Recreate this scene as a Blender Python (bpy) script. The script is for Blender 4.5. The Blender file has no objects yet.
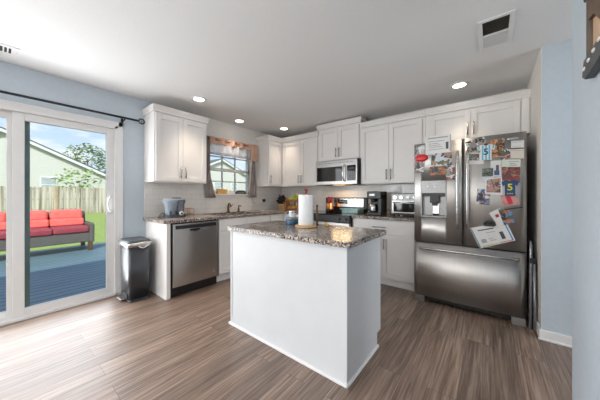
import bpy, bmesh, math, random
from mathutils import Vector, Matrix, noise as mnoise
random.seed(7)
S = bpy.context.scene
COL = S.collection
PI = math.pi

# ------------------------------------------------------------------ camera
cam_d = bpy.data.cameras.new('camera'); cam = bpy.data.objects.new('camera', cam_d)
COL.objects.link(cam); S.camera = cam
cam.location = (0, 0, 1.2)
cam.rotation_euler = (PI/2, 0, math.radians(38.37))
cam_d.sensor_width = 36; cam_d.lens = 14.4
cam_d.shift_y = -0.0075
cam_d.clip_start = 0.05; cam_d.clip_end = 400

# ------------------------------------------------------------------ sky
W = bpy.data.worlds.new('sky'); S.world = W; W.use_nodes = True
wn = W.node_tree; wn.nodes.clear()
def N(t, kind, **kw):
    n = t.nodes.new(kind)
    for k, v in kw.items():
        if k in n.inputs: n.inputs[k].default_value = v
        else: setattr(n, k, v)
    return n
tc = N(wn, 'ShaderNodeTexCoord'); sep = N(wn, 'ShaderNodeSeparateXYZ')
wn.links.new(tc.outputs['Generated'], sep.inputs[0])
gr = N(wn, 'ShaderNodeValToRGB')
gr.color_ramp.elements[0].position = 0.0; gr.color_ramp.elements[0].color = (0.80, 0.90, 1.0, 1)
gr.color_ramp.elements[1].position = 0.55; gr.color_ramp.elements[1].color = (0.20, 0.44, 0.88, 1)
wn.links.new(sep.outputs['Z'], gr.inputs[0])
mp = N(wn, 'ShaderNodeMapping'); mp.inputs['Scale'].default_value = (3.0, 3.0, 9.0)
wn.links.new(tc.outputs['Generated'], mp.inputs[0])
cn = N(wn, 'ShaderNodeTexNoise', Scale=2.1, Detail=7.0, Roughness=0.6)
wn.links.new(mp.outputs[0], cn.inputs['Vector'])
cr = N(wn, 'ShaderNodeValToRGB')
cr.color_ramp.elements[0].position = 0.47; cr.color_ramp.elements[0].color = (0, 0, 0, 1)
cr.color_ramp.elements[1].position = 0.66; cr.color_ramp.elements[1].color = (1, 1, 1, 1)
wn.links.new(cn.outputs['Fac'], cr.inputs[0])
mx = N(wn, 'ShaderNodeMixRGB'); mx.inputs[2].default_value = (1.0, 1.0, 1.0, 1)
wn.links.new(cr.outputs[0], mx.inputs[0]); wn.links.new(gr.outputs[0], mx.inputs[1])
bg = N(wn, 'ShaderNodeBackground', Strength=0.95); wo = N(wn, 'ShaderNodeOutputWorld')
wn.links.new(mx.outputs[0], bg.inputs[0]); wn.links.new(bg.outputs[0], wo.inputs[0])

# ------------------------------------------------------------------ sun and large lights
XL0 = -3.53      # inner face of the left wall
def lamp(name, kind, loc, rot, energy, color=(1, 1, 1), **kw):
    d = bpy.data.lights.new(name, kind); d.energy = energy; d.color = color
    for k, v in kw.items(): setattr(d, k, v)
    o = bpy.data.objects.new(name, d); COL.objects.link(o); o.location = loc; o.rotation_euler = rot
    return o
sun = lamp('sun', 'SUN', (0, -10, 12), (0, 0, 0), 4.0, (1.0, 0.95, 0.86), angle=0.03)
sun.rotation_euler = Vector((-0.65, 0.50, -0.78)).to_track_quat('-Z', 'Y').to_euler()
# daylight at the patio door; the other area lamps are added, unseen fill
lamp('side_fill', 'AREA', (-3.42, -4.75, 1.35), (0, math.radians(-90), 0), 170, (0.95, 0.98, 1.0),  # added side fill behind the camera, stands for no known window
     shape='RECTANGLE', size=1.7, size_y=4.5)
lamp('slider_daylight', 'AREA', (XL0 + 0.02, 0.0, 1.04), (0, math.radians(-90), 0), 42, (0.95, 0.98, 1.0),
     shape='RECTANGLE', size=1.9, size_y=1.7)
lamp('rear_streak_fill', 'AREA', (-1.25, -7.95, 1.15), (math.radians(90), 0, 0), 22, (1.0, 0.88, 0.74), shape='RECTANGLE', size=0.8, size_y=1.9)  # added behind the camera to put bright streaks in the fridge steel
lamp('ceiling_bounce_fill', 'AREA', (-1.5, -3.2, 1.60), (PI, 0, 0), 75, (1.0, 0.97, 0.93), shape='DISK', size=0.8)  # added unseen uplight that brightens the ceiling, no floor lamp stands here
lamp('living_fill', 'AREA', (-1.5, -0.9, 2.40), (0, 0, 0), 10, (1.0, 0.95, 0.88), shape='DISK', size=0.6)  # added downward fill near the camera, no fixture belongs to it
lamp('hall_side_fill', 'AREA', (2.85, 2.36, 1.4), (0, math.radians(90), 0), 22, (0.95, 0.98, 1.0), shape='RECTANGLE', size=1.6, size_y=0.85)  # added sideways fill from the hall, brightens the left cabinets
lamp('hall_top_fill', 'AREA', (1.6, 2.30, 2.38), (0, 0, 0), 9, (0.9, 0.95, 1.0), shape='DISK', size=0.35)  # added overhead fill in the hall, out of view and without fixture
S.view_settings.view_transform = 'Standard'; S.view_settings.look = 'None'
S.view_settings.exposure = 0.30; S.view_settings.gamma = 1.0
S.view_settings.use_curve_mapping = False

# ------------------------------------------------------------------ materials
MATS = {}
def mat(name, color, rough=0.5, metal=0.0, spec=0.5, **kw):
    m = bpy.data.materials.new(name); m.use_nodes = True
    b = m.node_tree.nodes['Principled BSDF']
    b.inputs['Base Color'].default_value = (*color, 1); b.inputs['Roughness'].default_value = rough
    b.inputs['Metallic'].default_value = metal; b.inputs['Specular IOR Level'].default_value = spec
    for k, v in kw.items(): b.inputs[k].default_value = v
    MATS[name] = m
    return m
def nt(m): return m.node_tree, m.node_tree.nodes['Principled BSDF']
def noisy(name, color, color2, scale=20, rough=0.5, metal=0.0, bump=0.0, stretch=(1, 1, 1), lo=0.35, hi=0.65, spec=0.5, detail=4):
    m = mat(name, color, rough, metal, spec); t, b = nt(m)
    c = N(t, 'ShaderNodeTexCoord'); p = N(t, 'ShaderNodeMapping'); p.inputs['Scale'].default_value = stretch
    t.links.new(c.outputs['Object'], p.inputs[0])
    n = N(t, 'ShaderNodeTexNoise', Scale=scale, Detail=detail); t.links.new(p.outputs[0], n.inputs['Vector'])
    r = N(t, 'ShaderNodeValToRGB')
    r.color_ramp.elements[0].position = lo; r.color_ramp.elements[0].color = (*color, 1)
    r.color_ramp.elements[1].position = hi; r.color_ramp.elements[1].color = (*color2, 1)
    t.links.new(n.outputs['Fac'], r.inputs[0]); t.links.new(r.outputs[0], b.inputs['Base Color'])
    if bump:
        bp = N(t, 'ShaderNodeBump', Strength=bump, Distance=0.01); t.links.new(n.outputs['Fac'], bp.inputs['Height'])
        t.links.new(bp.outputs[0], b.inputs['Normal'])
    return m
def emis(name, color, strength):
    m = bpy.data.materials.new(name); m.use_nodes = True; t = m.node_tree; t.nodes.clear()
    e = N(t, 'ShaderNodeEmission', Strength=strength); e.inputs[0].default_value = (*color, 1)
    o = N(t, 'ShaderNodeOutputMaterial'); t.links.new(e.outputs[0], o.inputs[0]); return m

blue_wall = noisy('pale_blue_wall_paint', (0.53, 0.595, 0.655), (0.55, 0.615, 0.675), 30, 0.7, bump=0.02)
white_wall = noisy('warm_lit_off_white_wall', (0.80, 0.765, 0.72), (0.82, 0.785, 0.74), 30, 0.7, bump=0.02)  # kitchen walls and alcove face: warm lamp light put into the colour
ceil_m = noisy('ceiling_paint', (0.80, 0.80, 0.80), (0.82, 0.82, 0.82), 60, 0.9, bump=0.04)
trim_m = noisy('white_trim_paint', (0.80, 0.79, 0.78), (0.82, 0.81, 0.80), 10, 0.4)
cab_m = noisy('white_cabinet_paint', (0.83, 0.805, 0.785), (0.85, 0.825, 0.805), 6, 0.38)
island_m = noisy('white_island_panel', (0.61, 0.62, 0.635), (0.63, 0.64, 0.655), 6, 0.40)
gap_m = mat('dark_gap', (0.03, 0.03, 0.03), 0.8)
black_m = noisy('black_plastic', (0.012, 0.012, 0.014), (0.02, 0.02, 0.022), 40, 0.35)
gloss_black = mat('glossy_black_glass', (0.008, 0.008, 0.01), 0.06)
chrome = mat('polished_chrome', (0.75, 0.75, 0.76), 0.12, 1.0)
nickel = noisy('brushed_nickel', (0.36, 0.34, 0.32), (0.42, 0.40, 0.38), 60, 0.3, 1.0)
bronze = noisy('oiled_bronze', (0.16, 0.10, 0.06), (0.22, 0.14, 0.09), 50, 0.35, 0.9)
def steel_mat(name, base, rough, vertical=True):
    s = (70, 70, 0.6) if vertical else (0.6, 0.6, 70)
    m = noisy(name, base, tuple(min(1, c*1.12) for c in base), 6, rough, 1.0, stretch=s, bump=0.015)
    t, b = nt(m); b.inputs['Anisotropic'].default_value = 0.75; b.inputs['Anisotropic Rotation'].default_value = 0.25 if vertical else 0.0
    return m
steel = steel_mat('brushed_stainless', (0.54, 0.53, 0.515), 0.35)
steel_h = steel_mat('brushed_stainless_horizontal', (0.44, 0.43, 0.42), 0.28, False)
steel_lt = steel_mat('light_stainless', (0.52, 0.51, 0.50), 0.25)
grey_side = noisy('dark_grey_appliance_side', (0.015, 0.015, 0.017), (0.022, 0.022, 0.024), 30, 0.5)

def glass_mat(name, tint, refl):
    m = bpy.data.materials.new(name); m.use_nodes = True; t = m.node_tree; t.nodes.clear()
    tr = N(t, 'ShaderNodeBsdfTransparent'); tr.inputs[0].default_value = (*tint, 1)
    g = N(t, 'ShaderNodeBsdfGlossy', Roughness=0.02)
    fr = N(t, 'ShaderNodeFresnel', IOR=refl); mixs = N(t, 'ShaderNodeMixShader'); o = N(t, 'ShaderNodeOutputMaterial')
    t.links.new(fr.outputs[0], mixs.inputs[0]); t.links.new(tr.outputs[0], mixs.inputs[1]); t.links.new(g.outputs[0], mixs.inputs[2])
    t.links.new(mixs.outputs[0], o.inputs[0]); return m
pane_m = glass_mat('window_glass', (0.94, 0.97, 0.97), 1.25)

def granite():
    m = mat('speckled_granite', (0.3, 0.27, 0.25), 0.19); t, b = nt(m)
    c = N(t, 'ShaderNodeTexCoord')
    v = N(t, 'ShaderNodeTexVoronoi', Scale=120.0); t.links.new(c.outputs['Object'], v.inputs['Vector'])
    r = N(t, 'ShaderNodeValToRGB'); e = r.color_ramp; e.interpolation = 'CONSTANT'
    cols = [(0.0, (0.02, 0.02, 0.022)), (0.20, (0.24, 0.19, 0.155)), (0.42, (0.48, 0.41, 0.36)), (0.60, (0.15, 0.15, 0.165)), (0.68, (0.66, 0.63, 0.60)), (0.86, (0.36, 0.37, 0.40))]
    e.elements[0].position = 0; e.elements[0].color = (*cols[0][1], 1); e.elements[1].position = cols[1][0]; e.elements[1].color = (*cols[1][1], 1)
    for p, cc in cols[2:]:
        x = e.elements.new(p); x.color = (*cc, 1)
    sx = N(t, 'ShaderNodeSeparateXYZ'); t.links.new(v.outputs['Color'], sx.inputs[0]); t.links.new(sx.outputs[0], r.inputs[0])
    n = N(t, 'ShaderNodeTexNoise', Scale=9.0, Detail=5.0); t.links.new(c.outputs['Object'], n.inputs['Vector'])
    r2 = N(t, 'ShaderNodeValToRGB'); r2.color_ramp.elements[0].position = 0.35; r2.color_ramp.elements[0].color = (0.62, 0.55, 0.5, 1)
    r2.color_ramp.elements[1].position = 0.65; r2.color_ramp.elements[1].color = (1.15, 1.1, 1.05, 1); t.links.new(n.outputs['Fac'], r2.inputs[0])
    mm = N(t, 'ShaderNodeMixRGB', blend_type='MULTIPLY'); mm.inputs[0].default_value = 1
    t.links.new(r.outputs[0], mm.inputs[1]); t.links.new(r2.outputs[0], mm.inputs[2]); t.links.new(mm.outputs[0], b.inputs['Base Color'])
    return m
granite_m = granite()

def plank_floor():
    m = mat('wood_plank_floor', (0.2, 0.15, 0.12), 0.40, spec=0.8); t, b = nt(m)
    c = N(t, 'ShaderNodeTexCoord'); mp = N(t, 'ShaderNodeMapping'); mp.inputs['Rotation'].default_value = (0, 0, PI/2)
    t.links.new(c.outputs['Object'], mp.inputs[0])
    br = N(t, 'ShaderNodeTexBrick', Scale=1.0, **{'Mortar Size': 0.0012, 'Brick Width': 1.22, 'Row Height': 0.155, 'Bias': 0.0})
    br.offset = 0.37; br.offset_frequency = 2
    br.inputs['Color1'].default_value = (0.0, 0.0, 0.0, 1); br.inputs['Color2'].default_value = (1, 1, 1, 1); br.inputs['Mortar'].default_value = (0, 0, 0, 1)
    t.links.new(mp.outputs[0], br.inputs['Vector'])
    # grain: noise stretched along the plank, shifted per plank
    ad = N(t, 'ShaderNodeMixRGB', blend_type='ADD'); ad.inputs[0].default_value = 1.0
    sc = N(t, 'ShaderNodeMixRGB', blend_type='MULTIPLY'); sc.inputs[0].default_value = 1.0; sc.inputs[2].default_value = (7, 3, 5, 1)
    t.links.new(br.outputs['Color'], sc.inputs[1]); t.links.new(mp.outputs[0], ad.inputs[1]); t.links.new(sc.outputs[0], ad.inputs[2])
    ms = N(t, 'ShaderNodeMapping'); ms.inputs['Scale'].default_value = (1.0, 30, 1); t.links.new(ad.outputs[0], ms.inputs[0])
    n = N(t, 'ShaderNodeTexNoise', Scale=2.0, Detail=8.0, Roughness=0.65, Distortion=0.6); t.links.new(ms.outputs[0], n.inputs['Vector'])
    r = N(t, 'ShaderNodeValToRGB'); e = r.color_ramp
    e.elements[0].position = 0.37; e.elements[0].color = (0.115, 0.074, 0.053, 1)
    e.elements[1].position = 0.64; e.elements[1].color = (0.33, 0.245, 0.19, 1)
    x = e.elements.new(0.50); x.color = (0.212, 0.143, 0.106, 1)
    t.links.new(n.outputs['Fac'], r.inputs[0])
    pr = N(t, 'ShaderNodeValToRGB'); pr.color_ramp.elements[0].color = (0.76, 0.76, 0.76, 1); pr.color_ramp.elements[1].color = (1.24, 1.23, 1.22, 1)
    t.links.new(br.outputs['Color'], pr.inputs[0])
    m1 = N(t, 'ShaderNodeMixRGB', blend_type='MULTIPLY'); m1.inputs[0].default_value = 1
    t.links.new(r.outputs[0], m1.inputs[1]); t.links.new(pr.outputs[0], m1.inputs[2])
    m2 = N(t, 'ShaderNodeMixRGB'); m2.inputs[2].default_value = (0.07, 0.047, 0.036, 1)
    t.links.new(br.outputs['Fac'], m2.inputs[0]); t.links.new(m1.outputs[0], m2.inputs[1]); t.links.new(m2.outputs[0], b.inputs['Base Color'])
    bp = N(t, 'ShaderNodeBump', Strength=0.12, Distance=0.004); t.links.new(n.outputs['Fac'], bp.inputs['Height']); t.links.new(bp.outputs[0], b.inputs['Normal'])
    return m
floor_m = plank_floor()

def tile_mat(name, axes):
    m = mat(name, (0.7, 0.7, 0.68), 0.15); t, b = nt(m)
    c = N(t, 'ShaderNodeTexCoord'); s = N(t, 'ShaderNodeSeparateXYZ'); cb = N(t, 'ShaderNodeCombineXYZ')
    t.links.new(c.outputs['Object'], s.inputs[0]); t.links.new(s.outputs[axes], cb.inputs[0]); t.links.new(s.outputs['Z'], cb.inputs[1])
    br = N(t, 'ShaderNodeTexBrick', Scale=1.0, **{'Mortar Size': 0.0022, 'Brick Width': 0.152, 'Row Height': 0.0762})
    br.inputs['Color1'].default_value = (0.78, 0.745, 0.705, 1); br.inputs['Color2'].default_value = (0.83, 0.795, 0.755, 1); br.inputs['Mortar'].default_value = (0.66, 0.63, 0.60, 1)
    t.links.new(cb.outputs[0], br.inputs['Vector']); t.links.new(br.outputs['Color'], b.inputs['Base Color'])
    bp = N(t, 'ShaderNodeBump', Strength=0.3, Distance=0.002, invert=True); t.links.new(br.outputs['Fac'], bp.inputs['Height']); t.links.new(bp.outputs[0], b.inputs['Normal'])
    return m
tile_y = tile_mat('subway_tile_along_y', 'Y'); tile_x = tile_mat('subway_tile_along_x', 'X')

def banded(name, axis, period, c1, c2, rough, dark=(0.1, 0.1, 0.1), gap=0.06, nscale=6, stretch=(1, 1, 1)):
    """boards / siding: bands along one object axis with a dark gap line and a noise tint"""
    m = mat(name, c1, rough); t, b = nt(m)
    c = N(t, 'ShaderNodeTexCoord'); s = N(t, 'ShaderNodeSeparateXYZ'); t.links.new(c.outputs['Object'], s.inputs[0])
    d = N(t, 'ShaderNodeMath', operation='DIVIDE'); d.inputs[1].default_value = period; t.links.new(s.outputs[axis], d.inputs[0])
    f = N(t, 'ShaderNodeMath', operation='FRACT'); t.links.new(d.outputs[0], f.inputs[0])
    l = N(t, 'ShaderNodeMath', operation='LESS_THAN'); l.inputs[1].default_value = gap; t.links.new(f.outputs[0], l.inputs[0])
    mp = N(t, 'ShaderNodeMapping'); mp.inputs['Scale'].default_value = stretch; t.links.new(c.outputs['Object'], mp.inputs[0])
    n = N(t, 'ShaderNodeTexNoise', Scale=nscale, Detail=5.0); t.links.new(mp.outputs[0], n.inputs['Vector'])
    r = N(t, 'ShaderNodeValToRGB'); r.color_ramp.elements[0].position = 0.3; r.color_ramp.elements[0].color = (*c1, 1)
    r.color_ramp.elements[1].position = 0.7; r.color_ramp.elements[1].color = (*c2, 1); t.links.new(n.outputs['Fac'], r.inputs[0])
    mi = N(t, 'ShaderNodeMixRGB'); mi.inputs[2].default_value = (*dark, 1)
    t.links.new(l.outputs[0], mi.inputs[0]); t.links.new(r.outputs[0], mi.inputs[1]); t.links.new(mi.outputs[0], b.inputs['Base Color'])
    bp = N(t, 'ShaderNodeBump', Strength=0.4, Distance=0.006, invert=True); t.links.new(l.outputs[0], bp.inputs['Height']); t.links.new(bp.outputs[0], b.inputs['Normal'])
    return m
deck_m = banded('grey_deck_boards', 'X', 0.15, (0.12, 0.19, 0.215), (0.16, 0.24, 0.265), 0.55, (0.03, 0.05, 0.06), 0.17, 4, (1, 0.3, 1))
siding_m = banded('cream_lap_siding', 'Z', 0.14, (0.66, 0.645, 0.59), (0.69, 0.675, 0.62), 0.6, (0.50, 0.485, 0.44), 0.10)
picket_m = noisy('weathered_pickets', (0.20, 0.165, 0.125), (0.66, 0.58, 0.48), 3, 0.85, stretch=(1, 2.4, 0.08))
fence_post_m = noisy('tan_fence_post', (0.42, 0.29, 0.17), (0.52, 0.37, 0.23), 5, 0.8)
grass_m = noisy('lawn_grass', (0.22, 0.30, 0.05), (0.36, 0.42, 0.10), 9, 0.9, lo=0.3, hi=0.7, bump=0.3)
kerb_m = noisy('pale_deck_edge', (0.52, 0.55, 0.52), (0.60, 0.63, 0.60), 8, 0.7)
roof_m = noisy('grey_shingle', (0.10, 0.11, 0.12), (0.17, 0.18, 0.19), 14, 0.9)
wicker_m = banded('grey_brown_wicker', 'Z', 0.022, (0.12, 0.105, 0.095), (0.20, 0.18, 0.16), 0.7, (0.03, 0.025, 0.02), 0.25, 60)
coral_m = noisy('coral_cushion_fabric', (0.84, 0.13, 0.105), (0.88, 0.17, 0.135), 12, 0.85)
maroon_m = noisy('maroon_cushion_fabric', (0.30, 0.040, 0.055), (0.36, 0.055, 0.07), 12, 0.85)
leaf_m = noisy('tree_leaf', (0.13, 0.20, 0.06), (0.24, 0.32, 0.11), 3, 0.8)
leaf2_m = noisy('young_leaf', (0.24, 0.38, 0.10), (0.36, 0.50, 0.16), 3, 0.8)
bark_m = noisy('bark', (0.13, 0.09, 0.06), (0.22, 0.16, 0.11), 9, 0.9)
ext_win_m = noisy('outside_window_shade', (0.42, 0.45, 0.46), (0.5, 0.53, 0.54), 3, 0.3)

# ------------------------------------------------------------------ mesh builder
class MB:
    def __init__(s): s.v = []; s.f = []
    def take(s, bm, m=0, smooth=False, fn=None):
        o = len(s.v); bm.verts.index_update()
        for v in bm.verts: s.v.append(tuple(fn(v.co)) if fn else tuple(v.co))
        for f in bm.faces: s.f.append(([o + v.index for v in f.verts], m, smooth or f.smooth))
        bm.free(); return s
    def box(s, x0, x1, y0, y1, z0, z1, bev=0.0, m=0, seg=2, fn=None):
        bm = bmesh.new(); bmesh.ops.create_cube(bm, size=1.0)
        for v in bm.verts:
            v.co = Vector(((x0+x1)/2 + v.co.x*(x1-x0), (y0+y1)/2 + v.co.y*(y1-y0), (z0+z1)/2 + v.co.z*(z1-z0)))
        if bev > 0:
            bev = min(bev, 0.45*min(abs(x1-x0), abs(y1-y0), abs(z1-z0)))
            bmesh.ops.bevel(bm, geom=bm.edges[:], offset=bev, segments=seg, affect='EDGES', profile=0.5)
        bmesh.ops.recalc_face_normals(bm, faces=bm.faces[:])
        return s.take(bm, m, False, fn)
    def cyl(s, p0, p1, r, r2=None, seg=20, m=0, bev=0.0, fn=None):
        p0 = Vector(p0); p1 = Vector(p1); d = p1-p0
        bm = bmesh.new(); bmesh.ops.create_cone(bm, cap_ends=True, segments=seg, radius1=r, radius2=r if r2 is None else r2, depth=d.length)
        if bev: bmesh.ops.bevel(bm, geom=[e for e in bm.edges if len(e.link_faces) == 2 and any(len(f.verts) > 4 for f in e.link_faces)], offset=bev, segments=2, affect='EDGES')
        for f in bm.faces: f.smooth = len(f.verts) <= 4
        M = Matrix.Translation((p0+p1)/2) @ d.to_track_quat('Z', 'Y').to_matrix().to_4x4()
        bmesh.ops.transform(bm, matrix=M, verts=bm.verts[:])
        return s.take(bm, m, False, fn)
    def lathe(s, prof, c=(0, 0, 0), seg=28, m=0, axis='z', fn=None):
        bm = bmesh.new(); rings = []
        for r, z in prof:
            ring = []
            for k in range(seg):
                a = 2*PI*k/seg; ring.append(bm.verts.new((max(r, 1e-4)*math.cos(a), max(r, 1e-4)*math.sin(a), z)))
            rings.append(ring)
        for a, b in zip(rings, rings[1:]):
            for k in range(seg):
                f = bm.faces.new((a[k], a[(k+1) % seg], b[(k+1) % seg], b[k])); f.smooth = True
        if prof[0][0] > 1e-3 and prof[-1][0] > 1e-3:
            for k in range(seg): bm.faces.new((rings[-1][k], rings[-1][(k+1) % seg], rings[0][(k+1) % seg], rings[0][k]))
        else:
            bm.faces.new(rings[0][::-1]); bm.faces.new(rings[-1])
        bmesh.ops.recalc_face_normals(bm, faces=bm.faces[:])
        M = Matrix.Identity(4)
        if axis == 'y-': M = Matrix.Rotation(PI/2, 4, 'X')
        if axis == 'x': M = Matrix.Rotation(PI/2, 4, 'Y')
        bmesh.ops.transform(bm, matrix=Matrix.Translation(c) @ M, verts=bm.verts[:])
        return s.take(bm, m, False, fn)
    def tube(s, pts, r, seg=10, m=0, closed=False, fn=None):
        pts = [Vector(p) for p in pts]; bm = bmesh.new(); rings = []; n = len(pts)
        up = None
        for i, p in enumerate(pts):
            t = (pts[(i+1) % n if closed else min(i+1, n-1)] - pts[(i-1) % n if closed else max(i-1, 0)]).normalized()
            if up is None: up = Vector((0, 0, 1)) if abs(t.z) < 0.9 else Vector((1, 0, 0))
            a = t.cross(up).normalized(); b = a.cross(t).normalized(); up = b
            rr = r[i] if isinstance(r, (list, tuple)) else r
            rings.append([bm.verts.new(p + a*rr*math.cos(2*PI*k/seg) + b*rr*math.sin(2*PI*k/seg)) for k in range(seg)])
        for i in range(n if closed else n-1):
            a = rings[i]; b = rings[(i+1) % n]
            for k in range(seg):
                f = bm.faces.new((a[k], a[(k+1) % seg], b[(k+1) % seg], b[k])); f.smooth = True
        if not closed: bm.faces.new(rings[0][::-1]); bm.faces.new(rings[-1])
        bmesh.ops.recalc_face_normals(bm, faces=bm.faces[:])
        return s.take(bm, m, False, fn)
    def prism(s, poly, axis, a, b, m=0, bev=0.0, fn=None):
        """poly: 2D outline; axis 'x': (y,z) outline; 'y': (x,z); 'z': (x,y)"""
        def P(q, w): return {'x': (w, q[0], q[1]), 'y': (q[0], w, q[1]), 'z': (q[0], q[1], w)}[axis]
        bm = bmesh.new(); A = [bm.verts.new(P(q, a)) for q in poly]; B = [bm.verts.new(P(q, b)) for q in poly]; n = len(poly)
        bm.faces.new(A); bm.faces.new(B[::-1])
        for i in range(n): bm.faces.new((A[i], B[i], B[(i+1) % n], A[(i+1) % n]))
        bmesh.ops.recalc_face_normals(bm, faces=bm.faces[:])
        if bev: bmesh.ops.bevel(bm, geom=bm.edges[:], offset=bev, segments=2, affect='EDGES')
        return s.take(bm, m, False, fn)
    def ball(s, c, r, m=0, sc=(1, 1, 1), sub=2, jit=0.0, fn=None):
        bm = bmesh.new(); bmesh.ops.create_icosphere(bm, subdivisions=sub, radius=1)
        for v in bm.verts:
            k = 1 + jit*mnoise.noise(v.co*2.2 + Vector(c)*3)
            v.co = Vector((c[0] + v.co.x*r*sc[0]*k, c[1] + v.co.y*r*sc[1]*k, c[2] + v.co.z*r*sc[2]*k))
        return s.take(bm, m, True, fn)
    def build(s, name, mats, parent=None, origin=None):
        if not isinstance(mats, (list, tuple)): mats = [mats]
        if parent is not None:
            r = parent
            while r.parent: r = r.parent
            off = Vector(r['_o']) if '_o' in r else Vector((0, 0, 0))
        else:
            if origin is None:
                xs, ys, zs = zip(*s.v); origin = ((min(xs)+max(xs))/2, (min(ys)+max(ys))/2, min(zs))
            off = Vector(origin)
        me = bpy.data.meshes.new(name)
        me.from_pydata([Vector(v) - off for v in s.v], [], [f[0] for f in s.f])
        for m in mats: me.materials.append(m)
        for p, f in zip(me.polygons, s.f): p.material_index = f[1]; p.use_smooth = f[2]
        me.update()
        o = bpy.data.objects.new(name, me); COL.objects.link(o)
        if parent is not None: o.parent = parent
        else: o.location = off; o['_o'] = tuple(off)
        return o
def tag(o, label=None, cat=None, group=None, kind=None):
    if label: o['label'] = label
    if cat: o['category'] = cat
    if group: o['group'] = group
    if kind: o['kind'] = kind
    return o
def thing(name, loc, label, cat, group=None):
    o = bpy.data.objects.new(name, None); COL.objects.link(o); o.location = loc; o['_o'] = tuple(loc); o.empty_display_size = 0.1
    return tag(o, label, cat, group)
def struct(o): o['kind'] = 'structure'; return o
def dup(o, parent=None):
    c = o.copy(); COL.objects.link(c)
    if parent is not None: c.parent = parent
    for ch in [k for k in o.children]: dup(ch, c)
    return c
# local frames for fronts: (u along, w outwards from the face, v up)
def frame(side, plane):
    if side == 'x': return lambda p: (plane + p[1], p[0], p[2])        # faces +X, u = world y
    return lambda p: (p[0], plane - p[1], p[2])                        # faces -Y, u = world x
def FB(mb, fn, u0, u1, w0, w1, z0, z1, bev=0.0, m=0): mb.box(u0, u1, w0, w1, z0, z1, bev, m, fn=fn)

# ------------------------------------------------------------------ room shell
XL, YB, H = -3.53, 3.80, 2.44
XR = 0.335
struct(MB().box(XL-0.15, 3.0, -8.2, YB+0.15, -0.10, 0.0).build('floor', floor_m, origin=(0, 0, 0)))
struct(MB().box(XL-0.15, 3.0, -8.2, YB+0.15, H, H+0.15).build('ceiling', ceil_m))
WY0, WY1, WZ0, WZ1 = 2.10, 2.99, 1.225, 2.09          # kitchen window opening
SY0, SY1, SZ1 = -0.93, 0.93, 2.05                       # sliding door opening
wl = MB()
wl.box(XL-0.15, XL, -8.2, -7.0, 0, H, m=0); wl.box(XL-0.15, XL, -7.0, -2.5, 0, 0.5, m=0); wl.box(XL-0.15, XL, -7.0, -2.5, 2.2, H, m=0)
wl.box(XL-0.15, XL, -2.5, SY0, 0, H); wl.box(XL-0.15, XL, SY0, SY1, SZ1, H); wl.box(XL-0.15, XL, SY1, 1.36, 0, H)
wl.box(XL-0.15, XL, 1.36, WY0, 0, H, m=1); wl.box(XL-0.15, XL, WY0, WY1, 0, WZ0, m=1); wl.box(XL-0.15, XL, WY0, WY1, WZ1, H, m=1); wl.box(XL-0.15, XL, WY1, YB+0.15, 0, H, m=1)
struct(wl.build('wall_left', [blue_wall, white_wall]))
struct(MB().box(XL, XR+0.12, YB, YB+0.15, 0, H).build('wall_back', white_wall))
al = MB(); al.box(XR+0.003, XR+0.12, 2.82, YB, 0, H); al.box(XR, XR+0.003, 2.822, YB, 0, H, m=1)
struct(al.build('wall_alcove', [blue_wall, white_wall]))
struct(MB().box(XR+0.12, 3.0, 2.82, 2.94, 0, H).build('wall_hall', blue_wall))
struct(MB().box(0.345, 0.50, -8.0, 1.92, 0, H, 0.006).build('wall_right', blue_wall))
struct(MB().box(2.9, 3.0, -8.0, 2.82, 0, H).build('wall_hall_end', blue_wall))
rw = MB(); rw.box(XL, 0.40, -8.15, -8.0, 0, H)
struct(rw.build('wall_rear', blue_wall))
struct(MB().box(0.50, 2.9, -8.15, -8.0, 0, H).build('wall_hall_rear', blue_wall))

def baseboard(name, pts):
    mb = MB()
    for (x0, x1, y0, y1) in pts:
        mb.box(x0, x1, y0, y1, 0, 0.085, 0.004)
        mb.box(x0-0.006 if x1-x0 < 0.05 else x0-0.006, x1+0.0, y0-0.006, y1, 0, 0.018, 0.005)
    return struct(mb.build(name, trim_m))
baseboard('baseboard_alcove', [(XR-0.014, 2.9, 2.806, 2.82)])
bb = MB(); bb.box(XR-0.014, XR, 2.82, 2.98, 0, 0.085, 0.004); struct(bb.build('baseboard_fridge_side', trim_m))
bb = MB(); bb.box(0.331, 0.345, -8.0, 1.92, 0, 0.085, 0.004); struct(bb.build('baseboard_right', trim_m))
bb = MB(); bb.box(XL, XL+0.014, 0.99, 1.195, 0, 0.085, 0.004); struct(bb.build('baseboard_left', trim_m))

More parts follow.
